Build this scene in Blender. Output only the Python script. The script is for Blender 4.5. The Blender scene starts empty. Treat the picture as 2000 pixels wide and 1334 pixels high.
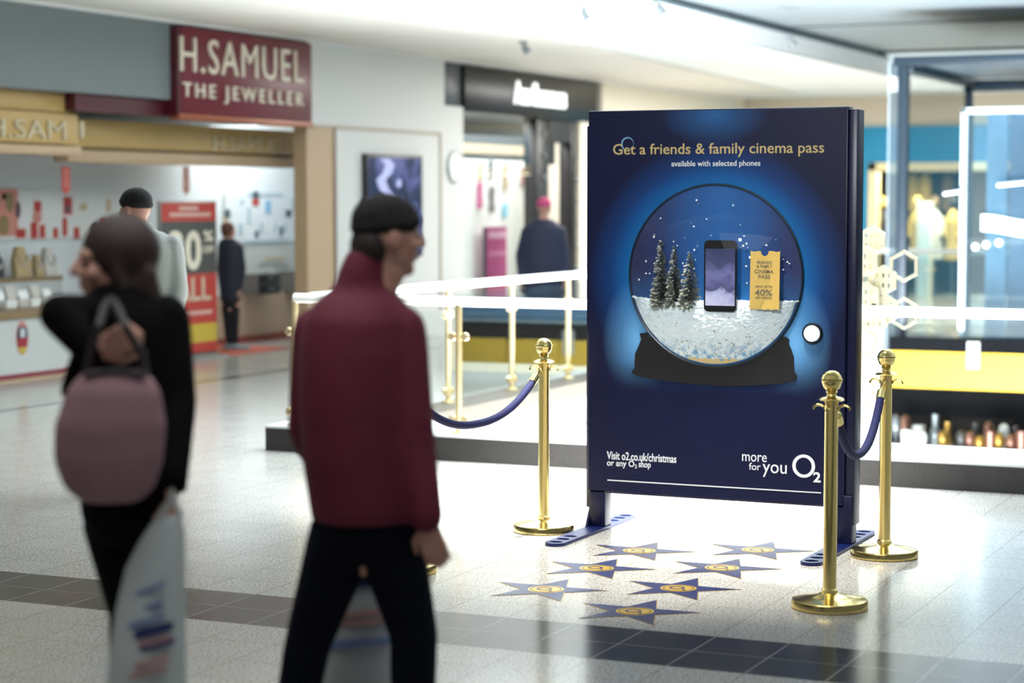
import bpy, bmesh, math, random
from mathutils import Vector, Matrix
random.seed(7)
S = bpy.context.scene
COL = S.collection

# ------------------------------------------------------------------ camera
FPX, CAMH = 4050.0, 1.64
YAW = math.radians(24.5)
PITCH = math.atan(277 / FPX)
cd = bpy.data.cameras.new('camera')
cam = bpy.data.objects.new('camera', cd)
COL.objects.link(cam)
cam.location = (0, 0, CAMH)
cam.rotation_euler = (math.pi / 2 - PITCH, 0, YAW)
cd.sensor_width = 36.0
cd.lens = 36.0 * FPX / 2000.0
cd.clip_end = 200
cd.dof.use_dof = True
cd.dof.focus_distance = 9.3
cd.dof.aperture_fstop = 1.7
S.camera = cam
FWD = Vector((-math.sin(YAW) * math.cos(PITCH), math.cos(YAW) * math.cos(PITCH), -math.sin(PITCH)))
RT = Vector((math.cos(YAW), math.sin(YAW), 0))
AW = Vector((-math.sin(YAW), math.cos(YAW), 0))
UP = RT.cross(FWD)
C0 = Vector((0, 0, CAMH))

def ray(x, y): return FWD * FPX + RT * (x - 1000) + UP * (667 - y)
def onz(x, y, z=0.0):
    r = ray(x, y); return C0 + r * ((z - CAMH) / r.z)
def ony(x, y, Y):
    r = ray(x, y); return C0 + r * (Y / r.y)
def onx(x, y, X):
    r = ray(x, y); return C0 + r * (X / r.x)
def ond(x, y, d):
    r = ray(x, y); return C0 + r * (d / FPX)

# ------------------------------------------------------------------ world, lights, exposure
S.view_settings.view_transform = 'Standard'
S.view_settings.look = 'None'
S.view_settings.gamma = 1
S.view_settings.use_curve_mapping = False
S.view_settings.exposure = 0.42
W = bpy.data.worlds.new('world'); S.world = W
W.use_nodes = True
bg = W.node_tree.nodes['Background']
bg.inputs[0].default_value = (0.80, 0.90, 1.0, 1)
bg.inputs[1].default_value = 0.10

def area(name, loc, rot, sx, sy, power, color=(1, 1, 1), spread=180):
    l = bpy.data.lights.new(name, 'AREA'); l.shape = 'RECTANGLE'; l.size = sx; l.size_y = sy
    l.energy = power; l.color = color; l.spread = math.radians(spread)
    o = bpy.data.objects.new(name, l); COL.objects.link(o); o.location = loc; o.rotation_euler = rot
    return o
def spot(name, loc, target, power, angle, blend=0.6, color=(1, 1, 1), r=0.12):
    l = bpy.data.lights.new(name, 'SPOT'); l.energy = power; l.spot_size = math.radians(angle); l.spot_blend = blend
    l.color = color; l.shadow_soft_size = r
    o = bpy.data.objects.new(name, l); COL.objects.link(o); o.location = loc
    o.rotation_euler = (Vector(target) - Vector(loc)).to_track_quat('-Z', 'Y').to_euler()
    return o
PI = math.pi
area('atrium_fill', (-4.6, 13.8, 3.66), (0, 0, 0), 4.0, 6.0, 500, (0.90, 0.96, 1.0), 120)  # unseen panel added in the recess to brighten the middle of the hall
area('void_fill_uplight', (-4.6, 15.6, -2.2), (PI, 0, 0), 3.2, 4.5, 3400, (0.94, 0.97, 1.0))  # added uplight hidden in the void, whitens the ceiling
spot('added_display_floor_lamp', (-3.9, 10.1, 3.36), (-4.1, 10.5, 0), 5600, 64, 0.9, (0.95, 0.98, 1), 0.2)  # added lamp without a fitting, burns out the floor round the board
spot('added_star_lamp', (-3.05, 8.75, 3.36), (-3.15, 8.75, 0), 1000, 48, 1.0, (1.0, 0.96, 0.88), 0.2)  # another added lamp, lifts the floor under the stars
spot('added_poster_spot', (-2.9, 4.9, 3.34), (-3.25, 9.5, 1.2), 380, 34, 0.7, (0.97, 0.99, 1.0), 0.08)  # unseen spot added to brighten the poster face
area('near_gallery_fill', (-2.6, 4.2, 3.36), (0, 0, 0), 3.0, 3.0, 45, (0.97, 0.98, 1.0))  # added overhead fill for the poster face, walkers and near floor
area('gallery_light', (-8.9, 25.5, 3.3), (0, 0, 0), 1.0, 6.0, 160, (1.0, 0.97, 0.92))
area('jeweller_shop_light', (-12.1, 16.4, 2.72), (0, 0, 0), 0.7, 9.0, 200, (0.92, 0.98, 1.0))
area('fashion_shop_light', (-11.85, 25.5, 2.7), (0, 0, 0), 0.5, 4.0, 60, (1.0, 0.99, 0.97))
area('far_shop_light', (-7.4, 34.9, 2.1), (0, 0, 0), 3.0, 0.6, 170, (1.0, 0.86, 0.55))
area('far_gallery_light', (-7.0, 29.5, 3.3), (0, 0, 0), 4.0, 4.0, 520, (1.0, 0.99, 0.95))
area('lift_light', (-4.0, 22.4, 2.95), (0, 0, 0), 1.6, 0.7, 14, (0.8, 0.92, 1.0))

# ------------------------------------------------------------------ materials
def lin(c):
    c = c.lstrip('#'); v = [int(c[i:i + 2], 16) / 255 for i in (0, 2, 4)]
    return tuple(x / 12.92 if x <= 0.04045 else ((x + 0.055) / 1.055) ** 2.4 for x in v) + (1,)
MATS = {}
def mat(name, col, rough=0.6, metal=0.0, emit=0.0, ecol=None, noise=0.0, nscale=8.0, spec=0.5, bump=0.0):
    if name in MATS: return MATS[name]
    m = bpy.data.materials.new(name); m.use_nodes = True
    nt = m.node_tree; b = nt.nodes['Principled BSDF']
    c = lin(col) if isinstance(col, str) else tuple(col) + (1,)
    b.inputs['Base Color'].default_value = c
    b.inputs['Roughness'].default_value = rough
    b.inputs['Metallic'].default_value = metal
    b.inputs['Specular IOR Level'].default_value = spec
    if emit:
        b.inputs['Emission Color'].default_value = lin(ecol) if ecol else c
        b.inputs['Emission Strength'].default_value = emit
    if noise or bump:
        tc = nt.nodes.new('ShaderNodeTexCoord')
        n = nt.nodes.new('ShaderNodeTexNoise'); n.inputs['Scale'].default_value = nscale; n.inputs['Detail'].default_value = 4
        nt.links.new(tc.outputs['Object'], n.inputs['Vector'])
        if noise:
            mx = nt.nodes.new('ShaderNodeMix'); mx.data_type = 'RGBA'
            mx.inputs[6].default_value = tuple(x * (1 - noise) for x in c[:3]) + (1,)
            mx.inputs[7].default_value = tuple(min(1, x * (1 + noise)) for x in c[:3]) + (1,)
            nt.links.new(n.outputs['Fac'], mx.inputs[0]); nt.links.new(mx.outputs[2], b.inputs['Base Color'])
        if bump:
            bp = nt.nodes.new('ShaderNodeBump'); bp.inputs['Strength'].default_value = bump; bp.inputs['Distance'].default_value = 0.02
            nt.links.new(n.outputs['Fac'], bp.inputs['Height']); nt.links.new(bp.outputs['Normal'], b.inputs['Normal'])
    MATS[name] = m
    return m

def glass(name, tint=(1, 1, 1), rough=0.0, ior=1.5, haze=0.0, hazecol=(0.6, 0.75, 0.85)):
    m = bpy.data.materials.new(name); m.use_nodes = True; nt = m.node_tree
    nt.nodes.clear()
    out = nt.nodes.new('ShaderNodeOutputMaterial')
    tr = nt.nodes.new('ShaderNodeBsdfTransparent'); tr.inputs[0].default_value = tuple(tint) + (1,)
    gl = nt.nodes.new('ShaderNodeBsdfGlossy'); gl.inputs['Roughness'].default_value = rough
    lw = nt.nodes.new('ShaderNodeLayerWeight'); lw.inputs[0].default_value = 0.5
    pw = nt.nodes.new('ShaderNodeMath'); pw.operation = 'POWER'; pw.inputs[1].default_value = 5
    nt.links.new(lw.outputs['Facing'], pw.inputs[0])
    f0 = ((ior - 1) / (ior + 1)) ** 2
    fr = nt.nodes.new('ShaderNodeMath'); fr.operation = 'MULTIPLY_ADD'; fr.inputs[1].default_value = 1 - f0; fr.inputs[2].default_value = f0
    nt.links.new(pw.outputs[0], fr.inputs[0])
    mx = nt.nodes.new('ShaderNodeMixShader')
    nt.links.new(fr.outputs[0], mx.inputs[0]); nt.links.new(gl.outputs[0], mx.inputs[2])
    if haze:
        df = nt.nodes.new('ShaderNodeBsdfDiffuse'); df.inputs[0].default_value = tuple(hazecol) + (1,)
        m2 = nt.nodes.new('ShaderNodeMixShader'); m2.inputs[0].default_value = haze
        nt.links.new(tr.outputs[0], m2.inputs[1]); nt.links.new(df.outputs[0], m2.inputs[2])
        nt.links.new(m2.outputs[0], mx.inputs[1])
    else:
        nt.links.new(tr.outputs[0], mx.inputs[1])
    nt.links.new(mx.outputs[0], out.inputs[0])
    return m

class NT:
    """tiny helper for maths in a node tree"""
    def __init__(s, m): s.t = m.node_tree
    def n(s, k, **kw):
        x = s.t.nodes.new(k)
        for a, v in kw.items(): setattr(x, a, v)
        return x
    def m(s, op, a, b=None, c=None):
        x = s.t.nodes.new('ShaderNodeMath'); x.operation = op
        for i, v in enumerate((a, b, c)):
            if v is None: continue
            if isinstance(v, (int, float)): x.inputs[i].default_value = v
            else: s.t.links.new(v, x.inputs[i])
        return x.outputs[0]
    def mix(s, f, a, b):
        x = s.t.nodes.new('ShaderNodeMix'); x.data_type = 'RGBA'
        for i, v in ((0, f), (6, a), (7, b)):
            if isinstance(v, (int, float)): x.inputs[i].default_value = v
            elif isinstance(v, tuple): x.inputs[i].default_value = v
            else: s.t.links.new(v, x.inputs[i])
        return x.outputs[2]
    def ramp(s, f, stops):
        r = s.t.nodes.new('ShaderNodeValToRGB'); e = r.color_ramp.elements
        while len(e) < len(stops): e.new(0.5)
        for k, (p, c) in enumerate(stops): e[k].position = p; e[k].color = c
        s.t.links.new(f, r.inputs[0]); return r.outputs[0]

def floor_material():
    m = bpy.data.materials.new('terrazzo_floor_tiles'); m.use_nodes = True
    N = NT(m); b = m.node_tree.nodes['Principled BSDF']; L = m.node_tree.links
    g = N.n('ShaderNodeNewGeometry'); sp = N.n('ShaderNodeSeparateXYZ'); L.new(g.outputs['Position'], sp.inputs[0])
    X, Y = sp.outputs[0], sp.outputs[1]
    TX, TY = 0.288, 0.272
    fx = N.m('FRACT', N.m('DIVIDE', N.m('ADD', X, 2.498 + 100 * TX), TX))
    fy = N.m('FRACT', N.m('DIVIDE', N.m('ADD', Y, -6.79 + 100 * TY), TY))
    gx = N.m('LESS_THAN', N.m('ABSOLUTE', N.m('SUBTRACT', fx, 0.5)), 0.5 - 0.010)
    gy = N.m('LESS_THAN', N.m('ABSOLUTE', N.m('SUBTRACT', fy, 0.5)), 0.5 - 0.010)
    tile = N.m('MULTIPLY', gx, gy)
    band = N.m('MULTIPLY', N.m('GREATER_THAN', Y, 6.79), N.m('LESS_THAN', Y, 7.334))
    b2 = N.m('MULTIPLY', N.m('GREATER_THAN', X, -10.32), N.m('LESS_THAN', X, -10.22))
    band = N.m('MAXIMUM', band, b2)
    tc = N.n('ShaderNodeTexCoord')
    n1 = N.n('ShaderNodeTexNoise'); n1.inputs['Scale'].default_value = 95; n1.inputs['Detail'].default_value = 2; L.new(tc.outputs['Object'], n1.inputs[0])
    n2 = N.n('ShaderNodeTexNoise'); n2.inputs['Scale'].default_value = 38; n2.inputs['Detail'].default_value = 3; L.new(tc.outputs['Object'], n2.inputs[0])
    sp1 = N.ramp(n1.outputs['Fac'], [(0.36, lin('#65645f')), (0.47, lin('#aeacA6')), (0.62, lin('#c2c0bb'))])
    sp2 = N.mix(N.m('MULTIPLY', n2.outputs['Fac'], 0.35), sp1, lin('#a09e98'))
    dk = N.ramp(n1.outputs['Fac'], [(0.35, lin('#202224')), (0.6, lin('#424547'))])
    col = N.mix(band, sp2, dk)
    # each tile a slightly different tone
    wn = N.n('ShaderNodeTexWhiteNoise'); wn.noise_dimensions = '2D'
    cb = N.n('ShaderNodeCombineXYZ')
    L.new(N.m('FLOOR', N.m('DIVIDE', N.m('ADD', X, 2.498 + 100 * TX), TX)), cb.inputs[0])
    L.new(N.m('FLOOR', N.m('DIVIDE', N.m('ADD', Y, -6.79 + 100 * TY), TY)), cb.inputs[1])
    L.new(cb.outputs[0], wn.inputs['Vector'])
    hs = N.n('ShaderNodeHueSaturation'); L.new(col, hs.inputs['Color'])
    L.new(N.m('ADD', N.m('MULTIPLY', wn.outputs['Value'], 0.07), 0.965), hs.inputs['Value'])
    grout = N.mix(band, lin('#8d897f'), lin('#8b8d8d'))
    fin = N.mix(tile, grout, hs.outputs[0])
    L.new(fin, b.inputs['Base Color'])
    b.inputs['Roughness'].default_value = 0.16
    b.inputs['Specular IOR Level'].default_value = 0.5
    bp = N.n('ShaderNodeBump'); bp.inputs['Strength'].default_value = 0.02; bp.inputs['Distance'].default_value = 0.002
    L.new(n2.outputs['Fac'], bp.inputs['Height']); L.new(bp.outputs[0], b.inputs['Normal'])
    return m

def poster_material(cx, cz):
    """printed artwork: navy with a radial blue halo around the globe"""
    m = bpy.data.materials.new('printed_navy_poster'); m.use_nodes = True
    N = NT(m); b = m.node_tree.nodes['Principled BSDF']; L = m.node_tree.links
    g = N.n('ShaderNodeNewGeometry'); sp = N.n('ShaderNodeSeparateXYZ'); L.new(g.outputs['Position'], sp.inputs[0])
    X, Z = sp.outputs[0], sp.outputs[2]
    dx = N.m('SUBTRACT', X, cx); dz = N.m('SUBTRACT', Z, cz)
    r = N.m('SQRT', N.m('ADD', N.m('MULTIPLY', dx, dx), N.m('MULTIPLY', dz, dz)))
    halo = N.ramp(r, [(0.40, lin('#0872ac')), (0.47, lin('#07589a')), (0.54, lin('#0a3874')), (0.66, lin('#0c1238'))])
    # lower glow either side of the base
    gz = N.m('SUBTRACT', Z, 0.96)
    gx = N.m('SUBTRACT', N.m('ABSOLUTE', dx), 0.40)
    gr = N.m('SQRT', N.m('ADD', N.m('MULTIPLY', N.m('MULTIPLY', gx, gx), 2.6), N.m('MULTIPLY', gz, gz)))
    glow = N.ramp(gr, [(0.02, (1, 1, 1, 1)), (0.14, (0.45, 0.45, 0.45, 1)), (0.30, (0, 0, 0, 1))])
    c1 = N.mix(glow, halo, lin('#66a5da'))
    # keep the print dark under the base
    low = N.ramp(Z, [(0.70, lin('#000000')), (0.86, lin('#ffffff'))])
    c2 = N.mix(low, lin('#0b1034'), c1)
    # small lit spot painted into the print at the top
    tx = N.m('MULTIPLY', N.m('ADD', X, 3.262), 0.8); tz = N.m('MULTIPLY', N.m('SUBTRACT', Z, 2.045), 1.5)
    tr = N.m('SQRT', N.m('ADD', N.m('MULTIPLY', tx, tx), N.m('MULTIPLY', tz, tz)))
    top = N.ramp(tr, [(0.0, (0.75, 0.75, 0.75, 1)), (0.08, (0.4, 0.4, 0.4, 1)), (0.22, (0, 0, 0, 1))])
    c3 = N.mix(top, c2, lin('#2a6fb0'))
    L.new(c3, b.inputs['Base Color'])
    b.inputs['Roughness'].default_value = 0.42
    b.inputs['Specular IOR Level'].default_value = 0.3
    return m

def screen_material():
    m = bpy.data.materials.new('glowing_screen_picture'); m.use_nodes = True
    N = NT(m); b = m.node_tree.nodes['Principled BSDF']; L = m.node_tree.links
    tc = N.n('ShaderNodeTexCoord')
    n = N.n('ShaderNodeTexNoise'); n.inputs['Scale'].default_value = 3.2; n.inputs['Detail'].default_value = 2; n.inputs['Distortion'].default_value = 0.8
    L.new(tc.outputs['Object'], n.inputs[0])
    c = N.ramp(n.outputs['Fac'], [(0.30, lin('#181a2e')), (0.46, lin('#2c2f52')), (0.56, lin('#5a5f96')), (0.66, lin('#6a6a9c'))])
    b.inputs['Base Color'].default_value = (0.01, 0.01, 0.012, 1); b.inputs['Roughness'].default_value = 0.2
    L.new(c, b.inputs['Emission Color']); b.inputs['Emission Strength'].default_value = 0.8
    return m

# ------------------------------------------------------------------ object helpers
def tag(o, label=None, cat=None, group=None, kind=None):
    if label: o['label'] = label
    if cat: o['category'] = cat
    if group: o['group'] = group
    if kind: o['kind'] = kind
    return o
def thing(name, label, cat, loc=(0, 0, 0), group=None):
    o = bpy.data.objects.new(name, None); COL.objects.link(o); o.location = loc; o.empty_display_size = 0.1
    return tag(o, label, cat, group)
def wloc(p):
    v = Vector((0, 0, 0))
    while p: v += p.location; p = p.parent
    return v
def finish(me, name, m, parent, smooth=35):
    off = wloc(parent)
    if off.length: me.transform(Matrix.Translation(-off))
    if m: me.materials.clear(); me.materials.append(m)
    if smooth:
        me.shade_smooth() if hasattr(me, 'shade_smooth') else None
        try: me.set_sharp_from_angle(angle=math.radians(smooth))
        except Exception: pass
    me.name = name
    o = bpy.data.objects.new(name, me); COL.objects.link(o)
    if parent: o.parent = parent
    return o
class MB:
    def __init__(s): s.b = bmesh.new()
    def box(s, lo, hi, bev=0.0):
        lo = Vector(lo); hi = Vector(hi)
        lo, hi = Vector(map(min, lo, hi)), Vector(map(max, lo, hi))
        r = bmesh.ops.create_cube(s.b, size=1.0)
        c = (lo + hi) / 2; d = hi - lo
        for v in r['verts']: v.co = Vector((v.co.x * d.x, v.co.y * d.y, v.co.z * d.z)) + c
        if bev:
            es = list({e for v in r['verts'] for e in v.link_edges})
            bmesh.ops.bevel(s.b, geom=es, offset=bev, segments=2, affect='EDGES', profile=0.5)
        return s
    def quadbox(s, pts, n, t):
        """a plate: four corner points pushed back by t along n"""
        n = Vector(n).normalized() * t
        a = [s.b.verts.new(Vector(p)) for p in pts]; c = [s.b.verts.new(Vector(p) - n) for p in pts]
        s.b.faces.new(a); s.b.faces.new(c[::-1])
        k = len(pts)
        for i in range(k): s.b.faces.new((a[i], c[i], c[(i + 1) % k], a[(i + 1) % k]))
        bmesh.ops.recalc_face_normals(s.b, faces=s.b.faces[:])
        return s
    def tube(s, pts, r, seg=12, caps=True):
        pts = [Vector(p) for p in pts]; rs = r if isinstance(r, (list, tuple)) else [r] * len(pts)
        rings = []; prev = None
        for i, p in enumerate(pts):
            t = (pts[min(i + 1, len(pts) - 1)] - pts[max(i - 1, 0)]).normalized()
            if prev is None:
                a = Vector((0, 0, 1)) if abs(t.z) < 0.9 else Vector((1, 0, 0))
                u = t.cross(a).normalized()
            else:
                u = (prev - t * prev.dot(t)).normalized()
            prev = u; v = t.cross(u)
            rings.append([s.b.verts.new(p + (u * math.cos(2 * PI * k / seg) + v * math.sin(2 * PI * k / seg)) * rs[i]) for k in range(seg)])
        for a, b in zip(rings, rings[1:]):
            for k in range(seg): s.b.faces.new((a[k], a[(k + 1) % seg], b[(k + 1) % seg], b[k]))
        if caps: s.b.faces.new(rings[0][::-1]); s.b.faces.new(rings[-1])
        return s
    def lathe(s, prof, c=(0, 0, 0), seg=32, axis=(0, 0, 1)):
        """profile of (r, h) turned about an axis through c"""
        c = Vector(c); ax = Vector(axis).normalized()
        a = Vector((1, 0, 0)) if abs(ax.x) < 0.9 else Vector((0, 1, 0))
        u = ax.cross(a).normalized(); v = ax.cross(u)
        rings = []
        for r, h in prof:
            if r < 1e-6: rings.append([s.b.verts.new(c + ax * h)])
            else: rings.append([s.b.verts.new(c + ax * h + (u * math.cos(2 * PI * k / seg) + v * math.sin(2 * PI * k / seg)) * r) for k in range(seg)])
        for A, B in zip(rings, rings[1:]):
            for k in range(seg):
                k2 = (k + 1) % seg
                if len(A) == 1 and len(B) == 1: continue
                if len(A) == 1: s.b.faces.new((A[0], B[k2], B[k]))
                elif len(B) == 1: s.b.faces.new((A[k], A[k2], B[0]))
                else: s.b.faces.new((A[k], A[k2], B[k2], B[k]))
        if len(rings[0]) > 1: s.b.faces.new(rings[0][::-1])
        if len(rings[-1]) > 1: s.b.faces.new(rings[-1])
        bmesh.ops.recalc_face_normals(s.b, faces=s.b.faces[:])
        return s
    def ball(s, c, r, sc=(1, 1, 1), seg=20, rot=None):
        q = bmesh.ops.create_uvsphere(s.b, u_segments=seg, v_segments=max(6, seg // 2), radius=1.0)
        for v in q['verts']:
            p = Vector((v.co.x * r * sc[0], v.co.y * r * sc[1], v.co.z * r * sc[2]))
            if rot: p = rot @ p
            v.co = p + Vector(c)
        return s
    def done(s, name, m, parent=None, smooth=35):
        me = bpy.data.meshes.new(name); s.b.to_mesh(me); s.b.free()
        return finish(me, name, m, parent, smooth)

def box(name, lo, hi, m, parent=None, bev=0.0): return MB().box(lo, hi, bev).done(name, m, parent)
def struct(o): o['kind'] = 'structure'; return o
def ev_mesh(ob):
    bpy.context.view_layer.update()
    dg = bpy.context.evaluated_depsgraph_get()
    me = bpy.data.meshes.new_from_object(ob.evaluated_get(dg))
    d = ob.data; bpy.data.objects.remove(ob)
    return me
def place(me, O, ux, uy, sx=1, sy=1, sz=1, dx=0, dy=0):
    O = Vector(O); ux = Vector(ux); uy = Vector(uy); n = ux.cross(uy)
    for v in me.vertices:
        c = v.co.copy(); v.co = O + ux * ((c.x - dx) * sx) + uy * ((c.y - dy) * sy) + n * (c.z * sz)
    return me
def text(body, name, m, parent, O, ux, uy, w, h, depth=0.004, bold=0.0, track=1.0):
    """lettering stretched to a w x h box whose lower left corner is O"""
    cu = bpy.data.curves.new('t', 'FONT'); cu.body = body; cu.size = 1; cu.extrude = 0.5; cu.offset = bold; cu.resolution_u = 3; cu.space_character = track
    cu.fill_mode = 'BOTH'
    ob = bpy.data.objects.new('t', cu); COL.objects.link(ob)
    me = ev_mesh(ob)
    xs = [v.co.x for v in me.vertices]; ys = [v.co.y for v in me.vertices]
    sx = w / (max(xs) - min(xs)); sy = h / (max(ys) - min(ys))
    n = Vector(ux).cross(Vector(uy))
    place(me, Vector(O) + n * depth * 0.5, ux, uy, sx, sy, depth, min(xs), min(ys))
    return finish(me, name, m, parent, 0)
def plate(loops, name, m, parent, O, ux, uy, t, smooth=30, bev=0.0):
    """flat shape (first loop outline, rest holes) with thickness t, sitting on the plane"""
    cu = bpy.data.curves.new('p', 'CURVE'); cu.dimensions = '2D'; cu.fill_mode = 'BOTH'; cu.extrude = t / 2
    for lp in loops:
        sp = cu.splines.new('POLY'); sp.points.add(len(lp) - 1); sp.use_cyclic_u = True
        for q, (x, y) in zip(sp.points, lp): q.co = (x, y, 0, 1)
    ob = bpy.data.objects.new('p', cu); COL.objects.link(ob)
    me = ev_mesh(ob)
    n = Vector(ux).cross(Vector(uy))
    place(me, Vector(O) + n * t / 2, ux, uy)
    return finish(me, name, m, parent, smooth)
def circ(cx, cy, r, n=40, ry=None): return [(cx + r * math.cos(2 * PI * k / n), cy + (ry or r) * math.sin(2 * PI * k / n)) for k in range(n)]
def copy_tree(o, parent=None):
    c = o.copy(); COL.objects.link(c)
    if parent: c.parent = parent
    for ch in list(o.children): copy_tree(ch, c)
    return c
EX, EY, EZ = Vector((1, 0, 0)), Vector((0, 1, 0)), Vector((0, 0, 1))

# palette
WHITE = mat('white_paint', '#d9dcdb', 0.55)
GREYW = mat('dimmed_bulkhead_grey', '#767f82', 0.6)  # left bulkhead's grey, darkened to imitate the weaker light there
CREAM = mat('beige_panel', '#bea384', 0.5)
CEIL = mat('ceiling_white', '#dfe3e3', 0.7)
STRIP = mat('ceiling_beige_strip', '#d5d2ca', 0.6, noise=0.12, nscale=1.3)
GOLD = mat('polished_brass', (0.90, 0.70, 0.27), 0.16, 1.0)
RAILW = mat('white_rail', '#e6e6e1', 0.3)
BRASSP = mat('pale_brass', (0.87, 0.70, 0.40), 0.28, 0.75)
NAVY = mat('navy_metal', '#090e34', 0.35, 0.1)
BLACK = mat('black_satin', '#0b0b0d', 0.4)
GRANITE = mat('dark_granite', '#2e2c2a', 0.35, noise=0.5, nscale=60)
RED = mat('red_print', '#b8392f', 0.5)
SIGNRED = mat('maroon_sign', '#6d1a2c', 0.35)
SIGNDK = mat('maroon_trim', '#4a0d1c', 0.4)
LETTER = mat('cream_letter', '#e8e0cc', 0.5)
PWHITE = mat('white_print', '#e9ecea', 0.5)
GLASS = glass('clear_glass', (0.96, 0.985, 0.98), 0.0, 1.34)
FGOLD = mat('gold_fascia', '#bb9c62', 0.45)

# ------------------------------------------------------------------ setting
FL = floor_material()
b = MB(); b.box((-15, -4, -0.32), (4.5, 11.65, 0)).box((-15, 11.65, -0.32), (-6.9, 25.4, 0)).box((-15, 25.4, -0.32), (6, 37, 0)).box((-5.47, 21.8, -0.32), (6, 25.4, 0))
struct(b.done('floor', FL, None, 0))
struct(box('floor_lower', (-7.2, 11.2, -4.8), (6, 26, -4.5), mat('lower_floor', '#6d675d', 0.4)))
# linings of the void under the gallery edges
VOIDW = mat('void_white_lining', '#e8eae8', 0.5)
struct(box('wall_void_left', (-7.2, 11.65, -4.5), (-6.86, 25.4, -0.33), VOIDW))
struct(box('wall_void_front', (-6.86, 11.4, -4.5), (6, 11.66, -0.33), VOIDW))
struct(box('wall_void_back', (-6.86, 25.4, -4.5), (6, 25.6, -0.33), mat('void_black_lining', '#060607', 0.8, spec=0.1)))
YEL = mat('yellow_metal_fascia', '#c4a11c', 0.35, 0.35)
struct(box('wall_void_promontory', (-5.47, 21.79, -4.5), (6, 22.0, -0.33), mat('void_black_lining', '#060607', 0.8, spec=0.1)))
struct(box('trim_1', (-5.47, 21.66, -0.345), (6, 21.79, 0.04), YEL))
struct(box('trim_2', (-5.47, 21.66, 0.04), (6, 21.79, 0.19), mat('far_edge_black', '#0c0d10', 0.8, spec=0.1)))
# kerb round the void: granite face, pale top
struct(box('trim_3', (-7.07, 11.62, 0), (4.5, 11.95, 0.15), GRANITE))
LEDGE = mat('pale_stone_ledge', '#dfe2e2', 0.3)
struct(box('trim_4', (-7.07, 11.622, 0.15), (4.5, 12.35, 0.165), LEDGE))
struct(box('trim_5', (-6.94, 12.36, 0), (-6.60, 25.2, 0.12), mat('kerb_brown', '#4f4841', 0.4)))

# ceiling: main slab with a tapered recess over the void, beige strip by the shops
b = MB()
b.box((-11.3, -4, 3.38), (-7.3, 37, 3.6)).box((-7.3, -4, 3.38), (4.5, 7.0, 3.6)).box((-7.3, 29.2, 3.38), (6, 37, 3.6))
struct(b.done('ceiling', CEIL, None, 0))
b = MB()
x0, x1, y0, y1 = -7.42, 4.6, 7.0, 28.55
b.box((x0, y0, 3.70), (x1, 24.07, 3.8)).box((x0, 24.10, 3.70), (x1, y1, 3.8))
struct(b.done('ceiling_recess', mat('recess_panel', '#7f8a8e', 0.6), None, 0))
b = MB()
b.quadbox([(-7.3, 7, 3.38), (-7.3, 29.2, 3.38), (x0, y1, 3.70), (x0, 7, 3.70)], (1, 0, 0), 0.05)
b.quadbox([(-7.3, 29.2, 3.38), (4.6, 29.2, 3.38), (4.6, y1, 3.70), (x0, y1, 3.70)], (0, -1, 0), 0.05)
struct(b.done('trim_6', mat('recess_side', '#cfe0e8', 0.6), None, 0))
struct(box('trim_7', (-7.42, 24.065, 3.685), (4.6, 24.105, 3.72), mat('dark_joint', '#3c4246', 0.6)))
struct(box('trim_8', (-7.44, 28.50, 3.66), (4.6, 28.58, 3.71), mat('dark_joint', '#3c4246', 0.6)))
struct(box('trim_9', (-7.46, 7, 3.67), (-7.38, 28.5, 3.71), mat('grey_joint', '#8d9598', 0.6)))
struct(MB().quadbox([(-11.3, -4, 3.355), (-11.3, 33, 3.355), (-9.9, 33, 3.355), (-8.2, 12, 3.355), (-8.2, -4, 3.355)], (0, 0, -1), 0.03).done('ceiling_strip', STRIP, None, 0))

# left wall: bulkhead above the jeweller, plain wall with the screen, fashion shop front
b = MB(); b.box((-15, -4, 2.60), (-11.3, 16.9, 3.6)).box((-15, 16.9, 2.45), (-11.3, 19.47, 3.6))
struct(b.done('wall_left', GREYW, None, 0))
b = MB()
b.box((-11.5, 20.09, 0), (-11.3, 23.33, 2.44)).box((-11.9, 19.47, 2.44), (-11.3, 22.81, 3.6))
b.box((-11.9, 22.81, 2.79), (-11.62, 23.33, 3.6)).box((-11.5, 22.81, 2.44), (-11.3, 23.33, 2.79))
struct(b.done('wall_screen', WHITE, None, 0))
struct(box('trim_10', (-11.46, 19.47, 0), (-11.3, 20.06, 2.44), CREAM))
struct(box('trim_11', (-11.34, 20.055, 0), (-11.285, 20.10, 2.44), mat('grey_metal_joint', '#8d8578', 0.4, 0.5)))
struct(box('trim_12', (-11.32, 19.47, 2.42), (-11.285, 22.7, 2.455), mat('cream_joint', '#b5ab9a', 0.5)))
struct(box('trim_13', (-11.32, 22.665, 0.3), (-11.285, 22.70, 2.42), mat('cream_joint', '#b5ab9a', 0.5)))
struct(box('trim_14', (-11.34, -4, 3.33), (-11.24, 33, 3.385), mat('white_cove', '#e2e4e2', 0.5)))
struct(box('wall_left_end', (-15, 27.95, 0), (-11.3, 34.5, 3.6), mat('cream_white_wall', '#ece6d6', 0.6)))
# jeweller interior
JW = mat('shop_white', '#dde3e5', 0.5)
struct(box('wall_jeweller_back', (-13.2, 12, 0), (-12.8, 22.9, 2.9), JW))
struct(box('wall_jeweller_side', (-12.8, 22.7, 0), (-11.5, 22.9, 2.9), JW))
struct(box('ceiling_jeweller', (-12.8, 12, 2.78), (-11.9, 22.7, 2.84), JW))
struct(box('trim_15', (-12.79, 17.0, 0.0), (-12.7, 22.7, 0.55), mat('beige_skirting_panel', '#b79f87', 0.5)))
struct(box('trim_16', (-12.70, 17.0, 0.0), (-12.66, 22.7, 0.07), mat('dark_red_skirting', '#8b3a34', 0.5)))
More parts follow.
